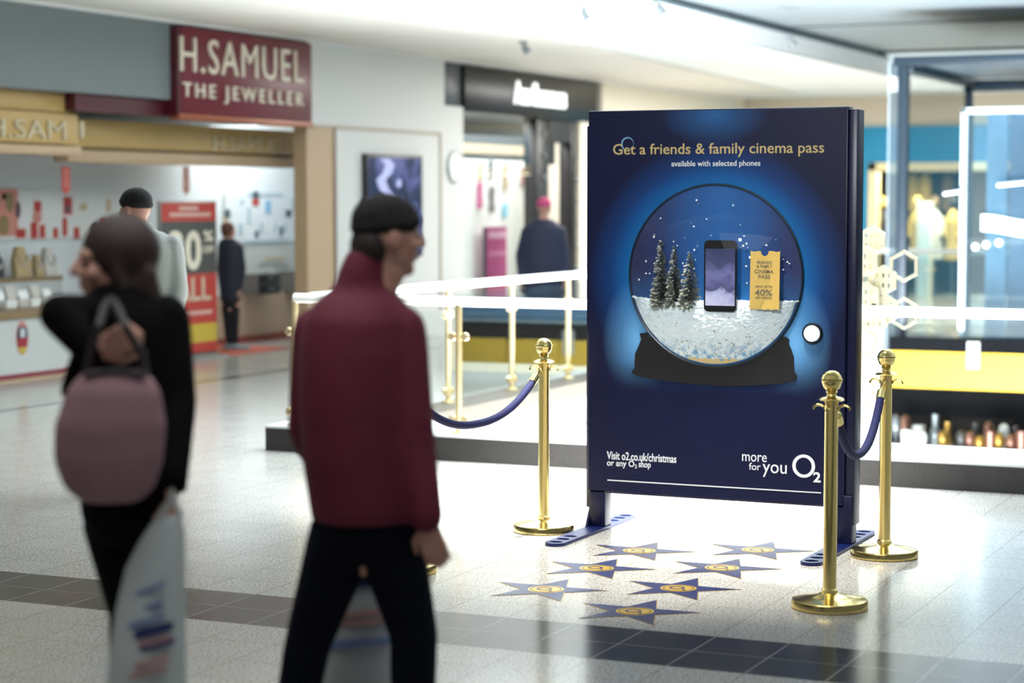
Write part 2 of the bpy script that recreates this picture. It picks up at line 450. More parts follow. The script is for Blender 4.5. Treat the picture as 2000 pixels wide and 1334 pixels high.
# fashion shop interior
struct(box('wall_fashion_back', (-14.0, 23.0, 0), (-13.8, 27.95, 3.0), mat('fashion_white', '#f1efea', 0.5)))
struct(box('ceiling_fashion', (-14.0, 23.33, 2.76), (-11.5, 27.95, 2.82), mat('fashion_ceiling', '#7d93a2', 0.5)))
# far wall with teal fascia
b = MB(); b.box((-15, 34.5, 2.87), (6, 36.6, 3.6)); struct(b.done('wall_far', mat('far_bulkhead', '#c9bfae', 0.6), None, 0))
TEAL = mat('teal_panel', '#0d82ae', 0.35)
b = MB(); b.box((-15, 34.42, 2.26), (6, 34.6, 2.87)).box((-15, 34.42, 0), (-9.07, 34.6, 2.26)).box((-5.2, 34.42, 0), (6, 34.6, 2.26))
struct(b.done('wall_far_teal', TEAL, None, 0))
struct(box('wall_far_shop_back', (-9.6, 36.4, 0), (-4.8, 36.55, 2.9), mat('far_shop_dark', '#2a2724', 0.6)))

# ------------------------------------------------------------------ freestanding display board
PY = 9.5
board = thing('display_board', 'tall navy freestanding poster board with snow globe and cinema pass advert', 'display board', (-3.25, 9.57, 0))
PX0, PX1, PZ0, PZ1 = -3.915, -2.605, 0.185, 2.075
b = MB(); b.box((PX0, PY, PZ0), (PX1, PY + 0.09, PZ1), 0.004)
b.done('panel', NAVY, board)
b = MB(); b.box((PX1, PY + 0.012, 0.10), (PX1 + 0.045, PY + 0.12, PZ1 - 0.012), 0.006)
b.done('side_rail', NAVY, board); b = MB(); b.box((PX0 - 0.03, PY + 0.05, 0.10), (PX0, PY + 0.12, PZ1 - 0.07), 0.006)
b.done('side_rail', NAVY, board)
GCX, GCZ, GR = -3.252, 1.274, 0.436
box('poster_print', (PX0 + 0.006, PY - 0.003, PZ0 + 0.012), (PX1 - 0.006, PY + 0.002, PZ1 - 0.006), poster_material(GCX, GCZ), board)
def P(px, py): q = ony(px, py, PY); return q.x, q.z
def ptext(body, x0, x1, yt, yb, m, name, dep=0.002, bold=0.0, pxc=None):
    pc = (x0 + x1) / 2
    X0 = P(x0, (yt + yb) / 2)[0]; X1 = P(x1, (yt + yb) / 2)[0]; Z1 = P(pc, yt)[1]; Z0 = P(pc, yb)[1]
    return text(body, name, m, board, (X0, PY - 0.003, Z0), EX, EZ, X1 - X0, Z1 - Z0, dep, bold)
HGOLD = mat('gold_print', '#cdb579', 0.5)
ptext('Get a friends & family cinema pass', 1198, 1610, 279, 307, HGOLD, 'headline_text', bold=0.008)
ptext('available with selected phones', 1312, 1485.5, 313.5, 328, PWHITE, 'subtitle_text', bold=0.008)
PW2 = mat('pale_print', '#dfe4ea', 0.5)
ptext('Visit o2.co.uk/christmas', 1186, 1321.5, 884.5, 900.5, PW2, 'address_text', bold=0.012)
ptext('or any O', 1186, 1239.5, 898.5, 914.5, PW2, 'shop_text', bold=0.012)
ptext('2', 1240.5, 1244.5, 907, 914.5, PW2, 'shop_text', bold=0.02)
ptext('shop', 1248, 1271.5, 900.5, 917, PW2, 'shop_text', bold=0.012)
ptext('more', 1450, 1498, 888, 901.5, PW2, 'slogan_text')
ptext('for', 1463.5, 1486, 904, 918, PW2, 'slogan_text')
ptext('you', 1490, 1537, 907, 932.5, PW2, 'slogan_text')
X0, Z = P(1548, 909); X1, _ = P(1592.5, 909)
plate([circ(0, 0, (X1 - X0) / 2, 48, 0.0555), circ(0, 0, (X1 - X0) / 2 - 0.0165, 48, 0.0555 - 0.0145)], 'logo_ring', PW2, board, ((X0 + X1) / 2, PY - 0.003, Z), EX, EZ, 0.002)
ptext('2', 1589, 1603.5, 922, 942, PW2, 'logo_digit', bold=0.03)
X0, Z = P(1187, 937); X1, Z1 = P(1604, 963)
b = MB(); b.box((X0, PY - 0.005, (Z + Z1) / 2 - 0.0025), (X1, PY - 0.003, (Z + Z1) / 2 + 0.0025)); b.done('white_rule', PW2, board)
X0, Z = P(1226, 281)
plate([circ(0, 0, 0.033), circ(0.003, -0.002, 0.029)], 'bubble_ring', mat('pale_blue_print', '#7fb2d8', 0.4), board, (X0, PY - 0.003, Z), EX, EZ, 0.0015)
# black globe base, printed shape in low relief
basepx = [(155, 965), (205, 958), (215, 985), (1000, 985), (1040, 985), (1062, 1003), (1058, 1027), (1075, 1065), (1090, 1110), (1092, 1195), (1110, 1225), (1098, 1252), (1000, 1270), (850, 1281), (640, 1283), (430, 1268), (250, 1243), (140, 1222), (106, 1200), (125, 1172), (128, 1090), (150, 1040), (166, 1000)]
lp = []
for x, y in basepx:
    X, Z = P(1200 + x / 3.102, 340 + y / 3.102); lp.append((X, Z))
plate([lp], 'globe_base', mat('black_print', '#0c0c10', 0.5), board, (0, PY - 0.003, 0), EX, EZ, 0.006)
# backdrop inside the globe
def backdrop_material():
    m = bpy.data.materials.new('globe_backdrop_print'); m.use_nodes = True
    N = NT(m); bb = m.node_tree.nodes['Principled BSDF']; L = m.node_tree.links
    g = N.n('ShaderNodeNewGeometry'); sp = N.n('ShaderNodeSeparateXYZ'); L.new(g.outputs['Position'], sp.inputs[0])
    X, Z = sp.outputs[0], sp.outputs[2]
    dx = N.m('SUBTRACT', X, GCX + 0.03)
    side = N.ramp(N.m('ABSOLUTE', dx), [(0.0, lin('#07589c')), (0.16, lin('#074d8e')), (0.30, lin('#172f66')), (0.42, lin('#20234f'))])
    vz = N.ramp(N.m('SUBTRACT', Z, 1.05), [(0.0, (0.5, 0.5, 0.5, 1)), (0.25, (0, 0, 0, 1))])
    c = N.mix(vz, side, lin('#0f78b8'))
    L.new(c, bb.inputs['Base Color']); bb.inputs['Roughness'].default_value = 0.5
    return m
plate([circ(0, 0, GR, 72)], 'globe_backdrop', backdrop_material(), board, (GCX, PY - 0.003, GCZ), EX, EZ, 0.008)
def cap(R, h, seg=64, rings=14):
    """dome bulging towards -Y"""
    rs = (R * R + h * h) / (2 * h); out = []
    for k in range(rings + 1):
        a = math.asin(R / rs) * k / rings
        out.append((rs * math.sin(a), rs * math.cos(a) - (rs - h)))
    return out
DH = 0.12
b = MB(); pr = cap(GR, DH)[::-1]
pr = pr[:-1] + [(0.0, DH)]
s_b = b.b
rings = []
for r, h in pr:
    if r < 1e-6: rings.append([s_b.verts.new((GCX, PY - 0.012 - h, GCZ))])
    else: rings.append([s_b.verts.new((GCX + r * math.cos(2 * PI * k / 72), PY - 0.012 - h, GCZ + r * math.sin(2 * PI * k / 72))) for k in range(72)])
for A, B in zip(rings, rings[1:]):
    for k in range(72):
        if len(B) == 1: s_b.faces.new((A[k], A[(k + 1) % 72], B[0]))
        else: s_b.faces.new((A[k], A[(k + 1) % 72], B[(k + 1) % 72], B[k]))
bmesh.ops.recalc_face_normals(s_b, faces=s_b.faces[:])
b.done('globe_dome', glass('clear_dome', (0.98, 0.99, 1.0), 0.0, 1.33), board, 60)
b = MB()
b.tube([(GCX + (GR + 0.002) * math.cos(2 * PI * k / 72), PY - 0.010, GCZ + (GR + 0.002) * math.sin(2 * PI * k / 72)) for k in range(73)], 0.006, 8)
b.done('globe_rim', mat('dark_rim', '#10202e', 0.3), board)
# push button
X, Z = P(1588, 651)
bt = MB().lathe([(0.050, 0.0), (0.050, 0.012), (0.046, 0.018), (0.040, 0.018), (0.040, 0.0)], (X, PY - 0.003, Z), 40, (0, -1, 0)).done('button_bezel', BLACK, board)
MB().lathe([(0.039, 0.0), (0.039, 0.016), (0.030, 0.023), (0.015, 0.027), (0.0, 0.028)], (X - 0.002, PY - 0.003, Z), 40, (0, -1, 0)).done('button', mat('lit_button', '#dfe9ee', 0.3, emit=0.45, ecol='#d8ecf5'), board)
# legs and slotted feet
def slot_plate(x0, name):
    L0, L1, hw = 8.93, 9.95, 0.05
    out = []
    for k in range(9): a = PI + PI * k / 8; out.append((hw * math.cos(a), L0 + hw + hw * math.sin(a)))
    for k in range(9): a = PI * k / 8; out.append((hw * math.cos(a), L1 - hw + hw * math.sin(a)))
    loops = [out]
    for yc in (8.985, 9.075, 9.165, 9.715, 9.805, 9.895):
        loops.append([(0.033 * math.cos(2 * PI * k / 20), yc + 0.026 * math.sin(2 * PI * k / 20)) for k in range(20)])
    return plate(loops, name, mat('navy_foot', '#122058', 0.3, 0.3), board, (x0, 0, 0.002), EX, EY, 0.014)
for x in (-3.865, -2.61):
    slot_plate(x, 'foot')
    MB().box((x - 0.04, PY + 0.0, 0.016), (x + 0.045, PY + 0.085, PZ0 + 0.06), 0.005).done('leg', NAVY, board)
    MB().quadbox([(x - 0.052, PY - 0.03, 0.016), (x - 0.052, PY + 0.1, 0.016), (x - 0.052, PY + 0.1, 0.15), (x - 0.052, PY + 0.05, 0.15)], (-1, 0, 0), 0.012).done('leg_bracket', NAVY, board)

# things inside the globe
MIN = mat('silver_tinsel', '#a3a69b', 0.3, 0.4)
def mini_tree(px, ybot, ytop, hw, dy, label):
    X, Z0 = P(px, ybot); _, Z1 = P(px, ytop)
    H = Z1 - Z0
    Yc = PY - 0.012 - dy * 0.8
    t = thing('miniature_tree', label, 'miniature tree', (X, Yc, Z0), 'miniature trees in the snow globe')
    MB().tube([(X, Yc, Z0), (X, Yc, Z1 - 0.01)], [0.006, 0.002], 6).done('trunk', mat('dark_wire', '#2a2a26', 0.6), t)
    bm = MB(); rnd = random.Random(px)
    n = int(H / 0.009)
    for i in range(n):
        f = i / n; z = Z0 + 0.008 + (H - 0.012) * f; r = hw * (1 - f) ** 0.8 + 0.006
        k = max(6, int(13 * (1 - f) + 5))
        for j in range(k):
            a = rnd.random() * 2 * PI; rr = r * rnd.uniform(0.7, 1.1)
            d = Vector((math.cos(a), math.sin(a), 0)); s_ = Vector((-d.y, d.x, 0)) * 0.0035
            p0 = Vector((X, Yc, z)); p1 = p0 + d * rr + Vector((0, 0, rnd.uniform(-0.012, 0.008)))
            v = [bm.b.verts.new(q) for q in (p0 + s_, p0 - s_, p1 - s_ + Vector((0, 0, 0.003)), p1 + s_ - Vector((0, 0, 0.003)))]
            bm.b.faces.new(v)
    bm.done('tinsel_branches', [MIN, ][0], t, 0)
mini_tree(1297, 600, 464, 0.052, 0.05, 'tallest silver tinsel tree, leftmost inside the snow globe')
mini_tree(1323, 598, 477, 0.046, 0.045, 'middle silver tinsel tree inside the snow globe, between two others')
mini_tree(1355, 602, 488, 0.060, 0.065, 'silver tinsel tree inside the snow globe closest to the phone, with tiny lights')
X, Z = P(1346, 548)
# phone
X0, Z0 = P(1387, 606); X1, Z1 = P(1451, 469)
ph = thing('smartphone', 'black smartphone standing upright in the snow globe beside the ticket', 'phone', ((X0 + X1) / 2, PY - 0.08, Z0))
def rrect(x0, x1, y0, y1, r, n=5):
    out = []
    for cx, cy, a0 in ((x1 - r, y0 + r, -PI / 2), (x1 - r, y1 - r, 0), (x0 + r, y1 - r, PI / 2), (x0 + r, y0 + r, PI)):
        for k in range(n + 1): a = a0 + PI / 2 * k / n; out.append((cx + r * math.cos(a), cy + r * math.sin(a)))
    return out
plate([rrect(X0, X1, Z0, Z1, 0.022)], 'phone_body', mat('phone_black', '#141416', 0.25), ph, (0, PY - 0.08, 0), EX, EZ, 0.014)
def phone_picture():
    m = bpy.data.materials.new('phone_picture'); m.use_nodes = True
    N = NT(m); bb = m.node_tree.nodes['Principled BSDF']; L = m.node_tree.links
    g = N.n('ShaderNodeNewGeometry'); sp = N.n('ShaderNodeSeparateXYZ'); L.new(g.outputs['Position'], sp.inputs[0])
    n = N.n('ShaderNodeTexNoise'); n.inputs['Scale'].default_value = 14; L.new(g.outputs['Position'], n.inputs[0])
    v = N.m('ADD', N.m('MULTIPLY', N.m('SUBTRACT', sp.outputs[2], Z0), 3.0), N.m('MULTIPLY', N.m('SUBTRACT', n.outputs['Fac'], 0.5), 0.55))
    c = N.ramp(v, [(0.06, lin('#c9cbe6')), (0.24, lin('#a9acd2')), (0.32, lin('#4c4c74')), (0.52, lin('#6f70a2')), (0.74, lin('#41456b')), (0.95, lin('#33395c'))])
    bb.inputs['Base Color'].default_value = (0.01, 0.01, 0.012, 1); bb.inputs['Roughness'].default_value = 0.2
    L.new(c, bb.inputs['Emission Color']); bb.inputs['Emission Strength'].default_value = 0.8
    return m
plate([rrect(X0 + 0.008, X1 - 0.008, Z0 + 0.028, Z1 - 0.04, 0.003)], 'phone_screen', phone_picture(), ph, (0, PY - 0.094, 0), EX, EZ, 0.001)
# ticket
X0, Z0 = P(1474, 603); X1, Z1 = P(1532, 490)
tk = thing('cinema_ticket', 'gold cinema pass ticket standing upright in the snow globe right of the phone', 'ticket', ((X0 + X1) / 2, PY - 0.07, Z0))
edge = []
W_ = X1 - X0; H_ = Z1 - Z0
for k in range(9): edge.append((X0 + W_ * k / 8, Z0 + (0.004 if k % 2 else 0)))
top = [(X1 + 0.003 - W_ * k / 8, Z1 - (0.004 if k % 2 else 0)) for k in range(9)]
nt_ = [(X0 + W_ * 0.5 + 0.02 * math.cos(a), Z1 - 0.024 * abs(math.sin(a))) for a in [PI * k / 8 for k in range(9)]]
top = [q for q in top if abs(q[0] - X0 - W_ * 0.5) > 0.022]
i = next(i for i, q in enumerate(top) if q[0] < X0 + W_ * 0.5)
loop = edge + top[:i] + nt_ + top[i:]
plate([loop], 'ticket_card', mat('gold_card', '#cfae5e', 0.4, 0.15), tk, (0, PY - 0.073, 0), EX, EZ, 0.006)
TKT = mat('ticket_ink', '#6f6350', 0.6)
def tktext(s, x0, x1, yt, yb, bold=0.02):
    pc = (x0 + x1) / 2; a = P(x0, (yt + yb) / 2)[0]; c = P(x1, (yt + yb) / 2)[0]; z1 = P(pc, yt)[1]; z0 = P(pc, yb)[1]
    text(s, 'ticket_text', TKT, tk, (a, PY - 0.079, z0), EX, EZ, c - a, z1 - z0, 0.001, bold)
tktext('FRIENDS', 1488.5, 1517.5, 509, 514.5); tktext('& FAMILY', 1488, 1518, 516.5, 522)
tktext('CINEMA', 1483.5, 1521, 525.5, 533); tktext('PASS', 1491, 1514.5, 535.5, 543)
tktext('WITH UP TO', 1484.5, 1518, 556.5, 561); tktext('40%', 1484, 1518, 564, 576.5); tktext('OFF TICKETS', 1485, 1517, 578.5, 582.5)
# snow
def snow():
    bm = bmesh.new(); rs = (GR ** 2 + DH ** 2) / (2 * DH); rnd = random.Random(3)
    nx, nz = 90, 50; grid = {}
    for i in range(nx + 1):
        for j in range(nz + 1):
            u = -1 + 2 * i / nx
            x = u * 0.425
            zlo = -math.sqrt(max(0, 0.425 ** 2 - x * x))
            zt = -0.125 + 0.008 * math.sin(9 * x + 1) + 0.02 * abs(u) ** 2 + rnd.uniform(-0.004, 0.004)
            if zlo > zt: zlo = zt
            z = zlo + (zt - zlo) * j / nz
            r2 = x * x + z * z
            y = math.sqrt(max(0, rs * rs - r2)) - (rs - DH)
            y = max(0.004, y * (0.93 - 0.35 * (j / nz) ** 4)) - rnd.uniform(0, 0.008)
            grid[i, j] = bm.verts.new((GCX + x, PY - 0.012 - max(y, 0.002), GCZ + z))
    for i in range(nx):
        for j in range(nz): bm.faces.new((grid[i, j], grid[i + 1, j], grid[i + 1, j + 1], grid[i, j + 1]))
    # top surface back to the board
    back = [bm.verts.new((grid[i, nz].co.x, PY - 0.0125, grid[i, nz].co.z + 0.004)) for i in range(nx + 1)]
    for i in range(nx): bm.faces.new((grid[i, nz], grid[i + 1, nz], back[i + 1], back[i]))
    me = bpy.data.meshes.new('snow'); bm.to_mesh(me); bm.free()
    m = bpy.data.materials.new('artificial_snow'); m.use_nodes = True
    N = NT(m); bb = m.node_tree.nodes['Principled BSDF']; L = m.node_tree.links
    g = N.n('ShaderNodeNewGeometry'); sp = N.n('ShaderNodeSeparateXYZ'); L.new(g.outputs['Position'], sp.inputs[0])
    n1 = N.n('ShaderNodeTexNoise'); n1.inputs['Scale'].default_value = 55; n1.inputs['Detail'].default_value = 3; L.new(g.outputs['Position'], n1.inputs[0])
    n2 = N.n('ShaderNodeTexNoise'); n2.inputs['Scale'].default_value = 34; L.new(g.outputs['Position'], n2.inputs[0])
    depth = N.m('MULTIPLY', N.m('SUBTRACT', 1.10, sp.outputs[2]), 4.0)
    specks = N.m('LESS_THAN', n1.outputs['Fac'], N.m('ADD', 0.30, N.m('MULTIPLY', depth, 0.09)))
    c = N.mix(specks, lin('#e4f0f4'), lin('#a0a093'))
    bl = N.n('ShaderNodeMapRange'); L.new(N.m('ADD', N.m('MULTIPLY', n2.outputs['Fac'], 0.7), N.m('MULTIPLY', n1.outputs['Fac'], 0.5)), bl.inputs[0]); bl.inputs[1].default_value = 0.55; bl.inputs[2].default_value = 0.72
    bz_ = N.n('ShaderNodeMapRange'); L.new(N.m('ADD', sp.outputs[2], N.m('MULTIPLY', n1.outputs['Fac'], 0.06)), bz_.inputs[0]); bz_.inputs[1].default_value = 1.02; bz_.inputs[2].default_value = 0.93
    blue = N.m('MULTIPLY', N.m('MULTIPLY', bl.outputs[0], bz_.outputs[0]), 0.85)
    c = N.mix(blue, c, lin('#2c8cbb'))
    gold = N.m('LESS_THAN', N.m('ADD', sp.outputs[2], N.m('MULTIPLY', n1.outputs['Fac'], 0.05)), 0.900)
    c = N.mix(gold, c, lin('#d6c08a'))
    L.new(c, bb.inputs['Base Color']); bb.inputs['Roughness'].default_value = 0.8
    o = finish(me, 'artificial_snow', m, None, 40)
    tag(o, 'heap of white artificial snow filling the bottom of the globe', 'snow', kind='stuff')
snow()
bm = MB(); rnd = random.Random(11)  # white specks imitating lights reflected in the dome
for k in range(46):
    a = rnd.random() * 2 * PI; r = 0.40 * math.sqrt(rnd.random()); x = r * math.cos(a); z = abs(r * math.sin(a)) - 0.03
    if z < -0.05: continue
    bm.ball((GCX + x, PY - 0.03 - rnd.random() * 0.05, GCZ + z), rnd.uniform(0.002, 0.0055), (1, 0.6, rnd.uniform(0.6, 1.2)), 6)
tag(bm.done('reflection_specks', PWHITE, None), 'scattered white specks standing in for light reflections in the snow globe', 'reflection specks', kind='stuff')

# ------------------------------------------------------------------ brass stanchions and ropes
def make_stanchion(loc, label):
    t = thing('rope_stanchion', label, 'stanchion', loc, 'brass stanchions around the poster board')
    x, y, _ = loc
    MB().lathe([(0.150, 0.0), (0.154, 0.004), (0.154, 0.030), (0.150, 0.036), (0.10, 0.046), (0.045, 0.056), (0.036, 0.062), (0.0, 0.062)], (x, y, 0.0), 56).done('base', GOLD, t)
    MB().lathe([(0.0, 0.05), (0.033, 0.05), (0.033, 0.075), (0.027, 0.08), (0.027, 0.83), (0.029, 0.835), (0.029, 0.845), (0.0, 0.845)], (x, y, 0), 32).done('pole', GOLD, t)
    MB().lathe([(0.0, 0.838), (0.045, 0.838), (0.052, 0.842), (0.045, 0.849), (0.022, 0.856), (0.017, 0.866), (0.024, 0.874), (0.019, 0.880), (0.0, 0.880)], (x, y, 0), 32).done('collar', GOLD, t)
    MB().lathe([(0.0, 0.876), (0.020, 0.879), (0.033, 0.890), (0.0400, 0.910), (0.0408, 0.917), (0.0425, 0.919), (0.0425, 0.925), (0.0408, 0.927), (0.037, 0.938), (0.026, 0.951), (0.012, 0.958), (0.0, 0.9595)], (x, y, 0), 32).done('ball_finial', GOLD, t)
    for sx, sy in ((0, 1), (0, -1), (1, 0), (-1, 0)):
        pts = [(x + sx * (0.028 + 0.024 * (1 - math.cos(a))), y + sy * (0.028 + 0.024 * (1 - math.cos(a))), 0.80 + 0.020 * math.sin(a)) for a in [PI * k / 8 for k in range(0, 9)]]
        MB().tube(pts, 0.005, 8).done('rope_eye', GOLD, t)
    return t
st0 = make_stanchion((-2.262, 8.047, 0), 'front brass stanchion with round base standing right of the floor stars')
for loc, lab in (((-2.364, 9.321, 0), 'brass stanchion standing behind the right foot of the poster board'),
                 ((-4.087, 9.348, 0), 'brass stanchion standing left of the poster board, rope on its left side'),
                 ((-4.20, 8.05, 0), 'brass stanchion mostly hidden behind the maroon jacket')):
    c = copy_tree(st0); c.location = loc; c['label'] = lab
VELVET = mat('blue_velvet', '#030a4a', 0.8, noise=0.5, nscale=30)
def rope(p0, p1, sag, label):
    p0 = Vector(p0); p1 = Vector(p1)
    t = thing('barrier_rope', label, 'barrier rope', (p0 + p1) / 2 - Vector((0, 0, sag)), 'blue velvet ropes hung between stanchions')
    d = (p1 - p0).normalized()
    q = lambda f: p0.lerp(p1, f) - Vector((0, 0, sag * (1 - abs(2 * f - 1) ** 2.3)))
    MB().tube([q(0.05 + 0.9 * k / 40) for k in range(41)], 0.0185, 14).done('velvet_rope', VELVET, t)
    for e, f0, f1 in (('a', 0.0, 0.06), ('b', 1.0, 0.94)):
        MB().tube([q(f0), q(f0 * 0.6 + f1 * 0.4), q(f0 * 0.55 + f1 * 0.45), q(f1)], [0.006, 0.008, 0.021, 0.021], 12).done('rope_end_cap', GOLD, t)
    return t
rope((-2.262, 8.108, 0.80), (-2.364, 9.26, 0.80), 0.25, 'blue velvet rope hanging between the two right stanchions')
rope((-4.20, 8.11, 0.80), (-4.087, 9.287, 0.80), 0.205, 'blue velvet rope hanging between the left stanchions, passing the maroon jacket')

# ------------------------------------------------------------------ floor stars
STN = mat('navy_star_vinyl', '#0f1a4e', 0.35, noise=0.35, nscale=120)
STG = mat('gold_star_vinyl', '#c9a648', 0.3, 0.5)
def make_star(x, y, label):
    t = thing('floor_star', label, 'floor star', (x, y, 0), 'navy stars stuck on the floor')
    def starloop(R, r):
        out = []
        for k in range(10):
            a = math.radians(19) + PI * k / 5; q = R if k % 2 == 0 else r
            out.append((q * math.cos(a), q * math.sin(a)))
        return out
    plate([starloop(0.268, 0.106)], 'star_border', STG, t, (x, y, 0.0006), EX, EY, 0.0008)
    plate([starloop(0.258, 0.102)], 'star', STN, t, (x, y, 0.0014), EX, EY, 0.0008)
    plate([circ(0, 0, 0.077, 40)], 'gold_disc', STG, t, (x, y, 0.0022), EX, EY, 0.0008)
    plate([circ(0, 0, 0.066, 40), circ(0, 0, 0.061, 40)], 'disc_ring', mat('star_ink', '#3a2c14', 0.4), t, (x, y, 0.003), EX, EY, 0.0006)
    plate([circ(-0.008, 0.004, 0.034, 32), circ(-0.008, 0.004, 0.023, 32)], 'logo_ring', STN, t, (x, y, 0.003), EX, EY, 0.0006)
    text('2', 'logo_digit', STN, t, (x + 0.026, y - 0.04, 0.003), EX, EY, 0.015, 0.024, 0.0006, 0.03)
    return t
s0 = make_star(-2.945, 7.644, 'nearest navy floor star with gold disc, just behind the dark tile band')
for x, y, lab in ((-2.955, 8.18, 'navy floor star second nearest in the right-hand row of stars'),
                  (-3.455, 7.925, 'navy floor star farthest left, nearest in the left-hand row'),
                  (-2.945, 8.72, 'navy floor star third nearest in the right-hand row of stars'),
                  (-3.45, 8.48, 'navy floor star in the middle of the left-hand row'),
                  (-3.443, 8.99, 'navy floor star close to the left slotted foot of the poster board'),
                  (-2.945, 9.24, 'glare-washed floor star in front of the poster board, farthest of the right-hand row')):
    c = copy_tree(s0); c.location = (x, y, 0); c['label'] = lab

# ------------------------------------------------------------------ railings round the void
def railing(name, label, A, B, ts, zb, glasses=True, rr=0.030):
    A = Vector(A); B = Vector(B); L = (B - A).length; d = (B - A).normalized(); n = Vector((-d.y, d.x, 0))
    t = thing(name, label, 'railing', A, 'white handrails round the void')
    MB().tube([A + Vector((0, 0, 1.0)), A + d * L + Vector((0, 0, 1.0))], rr, 16).done('handrail', RAILW, t)
    for k in ts:
        p = A + d * k
        MB().lathe([(0.0, zb), (0.05, zb), (0.05, zb + 0.012), (0.022, zb + 0.02), (0.022, 0.98), (0.0, 0.98)], (p.x, p.y, 0), 18).done('post', BRASSP, t)
        for z in (zb + 0.09, 0.78):
            for s_ in (-1, 1):
                q = p + d * (0.045 * s_)
                MB().lathe([(0.0, -0.016), (0.024, -0.016), (0.028, 0.0), (0.024, 0.016), (0.0, 0.016)], (q.x, q.y, z), 14, tuple(n)).done('glass_clamp', BRASSP, t)
    if glasses:
        for a, c in zip(ts, ts[1:]):
            p = A + d * (a + 0.035); q = A + d * (c - 0.035); w = n * 0.004
            MB().quadbox([p + w + Vector((0, 0, zb + 0.05)), q + w + Vector((0, 0, zb + 0.05)), q + w + Vector((0, 0, 0.93)), p + w + Vector((0, 0, 0.93))], n, 0.008).done('glass_panel', GLASS, t, 0)
    return t
railing('balustrade', 'long white handrail on brass posts behind the poster board, nearest the camera', (-6.9, 11.72, 0), (3.5, 11.72, 0), [0.0, 1.19, 2.45, 3.7, 4.95, 6.2, 7.45], 0.165)
railing('balustrade', 'white handrail on slim posts running away behind the left stanchion', (-6.86, 11.85, 0), (-6.86, 25.0, 0), [2.05, 3.2, 4.35, 5.6, 6.85, 8.1, 9.6, 11.0], 0.12)
railing('balustrade', 'far white handrail across the void in front of the lit shop window', (-6.8, 25.55, 0), (3, 25.55, 0), [0.0, 1.9, 3.8, 5.6, 7.4], 0.0)

# added block imitating a reflection in the glass of the left railing
kx0, kx1, ky = -8.72, -7.05, 17.8
k = thing('reflection_block', 'gold and blue banded block imitating a reflection in the left railing glass', 'reflection block', ((kx0 + kx1) / 2, ky + 0.4, 0))
box('pale_reflection_band', (kx0, ky, 0), (kx1, ky + 0.8, 0.09), WHITE, k)
for i in range(3):
    a = kx0 + 0.03 + i * 0.55
    box('gold_reflection_band', (a, ky + 0.01, 0.1), (a + 0.49, ky + 0.04, 0.33), mat('reflected_gold', '#5f5130', 0.35, 0.2), k, 0.01)
box('carcass', (kx0, ky + 0.04, 0.09), (kx1, ky + 0.8, 0.50), mat('dark_brown', '#221a17', 0.4), k)
box('edge_strip', (kx0, ky, 0.485), (kx1, ky + 0.8, 0.505), mat('reflected_edge', '#9aa2a6', 0.3, 0.6), k)
box('blue_reflection_band', (kx0 + 0.01, ky + 0.02, 0.505), (kx1 - 0.01, ky + 0.78, 0.69), mat('reflected_blue', '#3d5a74', 0.12, 0.1), k, 0.005)

# ------------------------------------------------------------------ jeweller shop front
XS = -11.22
sg = thing('shop_sign', 'maroon box sign with cream jeweller lettering hung on the grey bulkhead', 'shop sign', (-11.3, 18.2, 2.46))
b = MB(); b.box((-11.30, 16.95, 2.47), (XS, 19.46, 3.31), 0.02); b.done('sign_box', SIGNRED, sg)
box('sign_side', (-11.37, 16.88, 2.44), (XS - 0.005, 16.95, 3.30), SIGNDK, sg, 0.01)
box('sign_underside', (-11.34, 16.90, 2.41), (XS + 0.01, 19.47, 2.47), mat('copper_trim', '#a05a3e', 0.35, 0.2), sg, 0.01)
def Lx(px, py, X): q = onx(px, py, X); return q.y, q.z
def ltext(body, x0, x1, ya, yb, X, m, name, parent, bold=0.0, dep=0.02, track=1.0):
    """ya, yb: top and bottom at the middle of the word"""
    pc = (x0 + x1) / 2; ym = (ya + yb) / 2
    Y0 = Lx(x0, ym, X)[0]; Y1 = Lx(x1, ym, X)[0]; Z1 = Lx(pc, ya, X)[1]; Z0 = Lx(pc, yb, X)[1]
    return text(body, name, m, parent, (X, Y0, Z0), EY, EZ, Y1 - Y0, Z1 - Z0, dep, bold, track)
ltext('H.SAMUEL', 350, 591, 85, 151, XS, LETTER, 'sign_lettering', sg, 0.0, 0.02, 1.12)
ltext('THE JEWELLER', 355, 590, 171, 206, XS, LETTER, 'sign_lettering', sg, 0.01, 0.02, 1.4)
# maroon fascia strip under the bulkhead
fs = thing('fascia_strip', 'dark maroon strip running under the grey bulkhead left of the sign', 'fascia', (-11.4, 15.5, 2.43))
box('strip', (-11.47, 15.45, 2.44), (-11.36, 16.88, 2.597), SIGNDK, fs)
# gold fascia across the shop front
gf = thing('gold_fascia', 'long gold fascia band with raised pale letters under the jeweller sign', 'fascia', (-11.8, 18.2, 2.0))
ya, za = Lx(150, 237, -11.8); yb_, zb_ = Lx(600, 305, -11.8)
box('gold_band', (-11.95, 15.9, 2.135), (-11.8, 20.3, 2.40), FGOLD, gf, 0.01)
box('shadow_gap', (-11.93, 15.9, 2.105), (-11.83, 20.3, 2.135), mat('dark_gold', '#6b5830', 0.5), gf)
box('lower_band', (-11.95, 15.9, 1.99), (-11.78, 20.3, 2.105), CREAM, gf, 0.01)
ltext('H.SAMUEL', 416, 556, 268, 297, -11.8, mat('pale_gold_letter', '#c9bea0', 0.35, 0.2), 'fascia_lettering', gf, 0.0)
gb = thing('fascia_block', 'stepped gold fascia block with faint letters at the left edge', 'fascia', (-11.5, 14.4, 2.0))
Yb = Lx(150, 240, -11.5)[0]
box('upper_block', (-11.75, 12.5, 2.43), (-11.48, Yb - 0.12, 2.597), FGOLD, gb, 0.012)
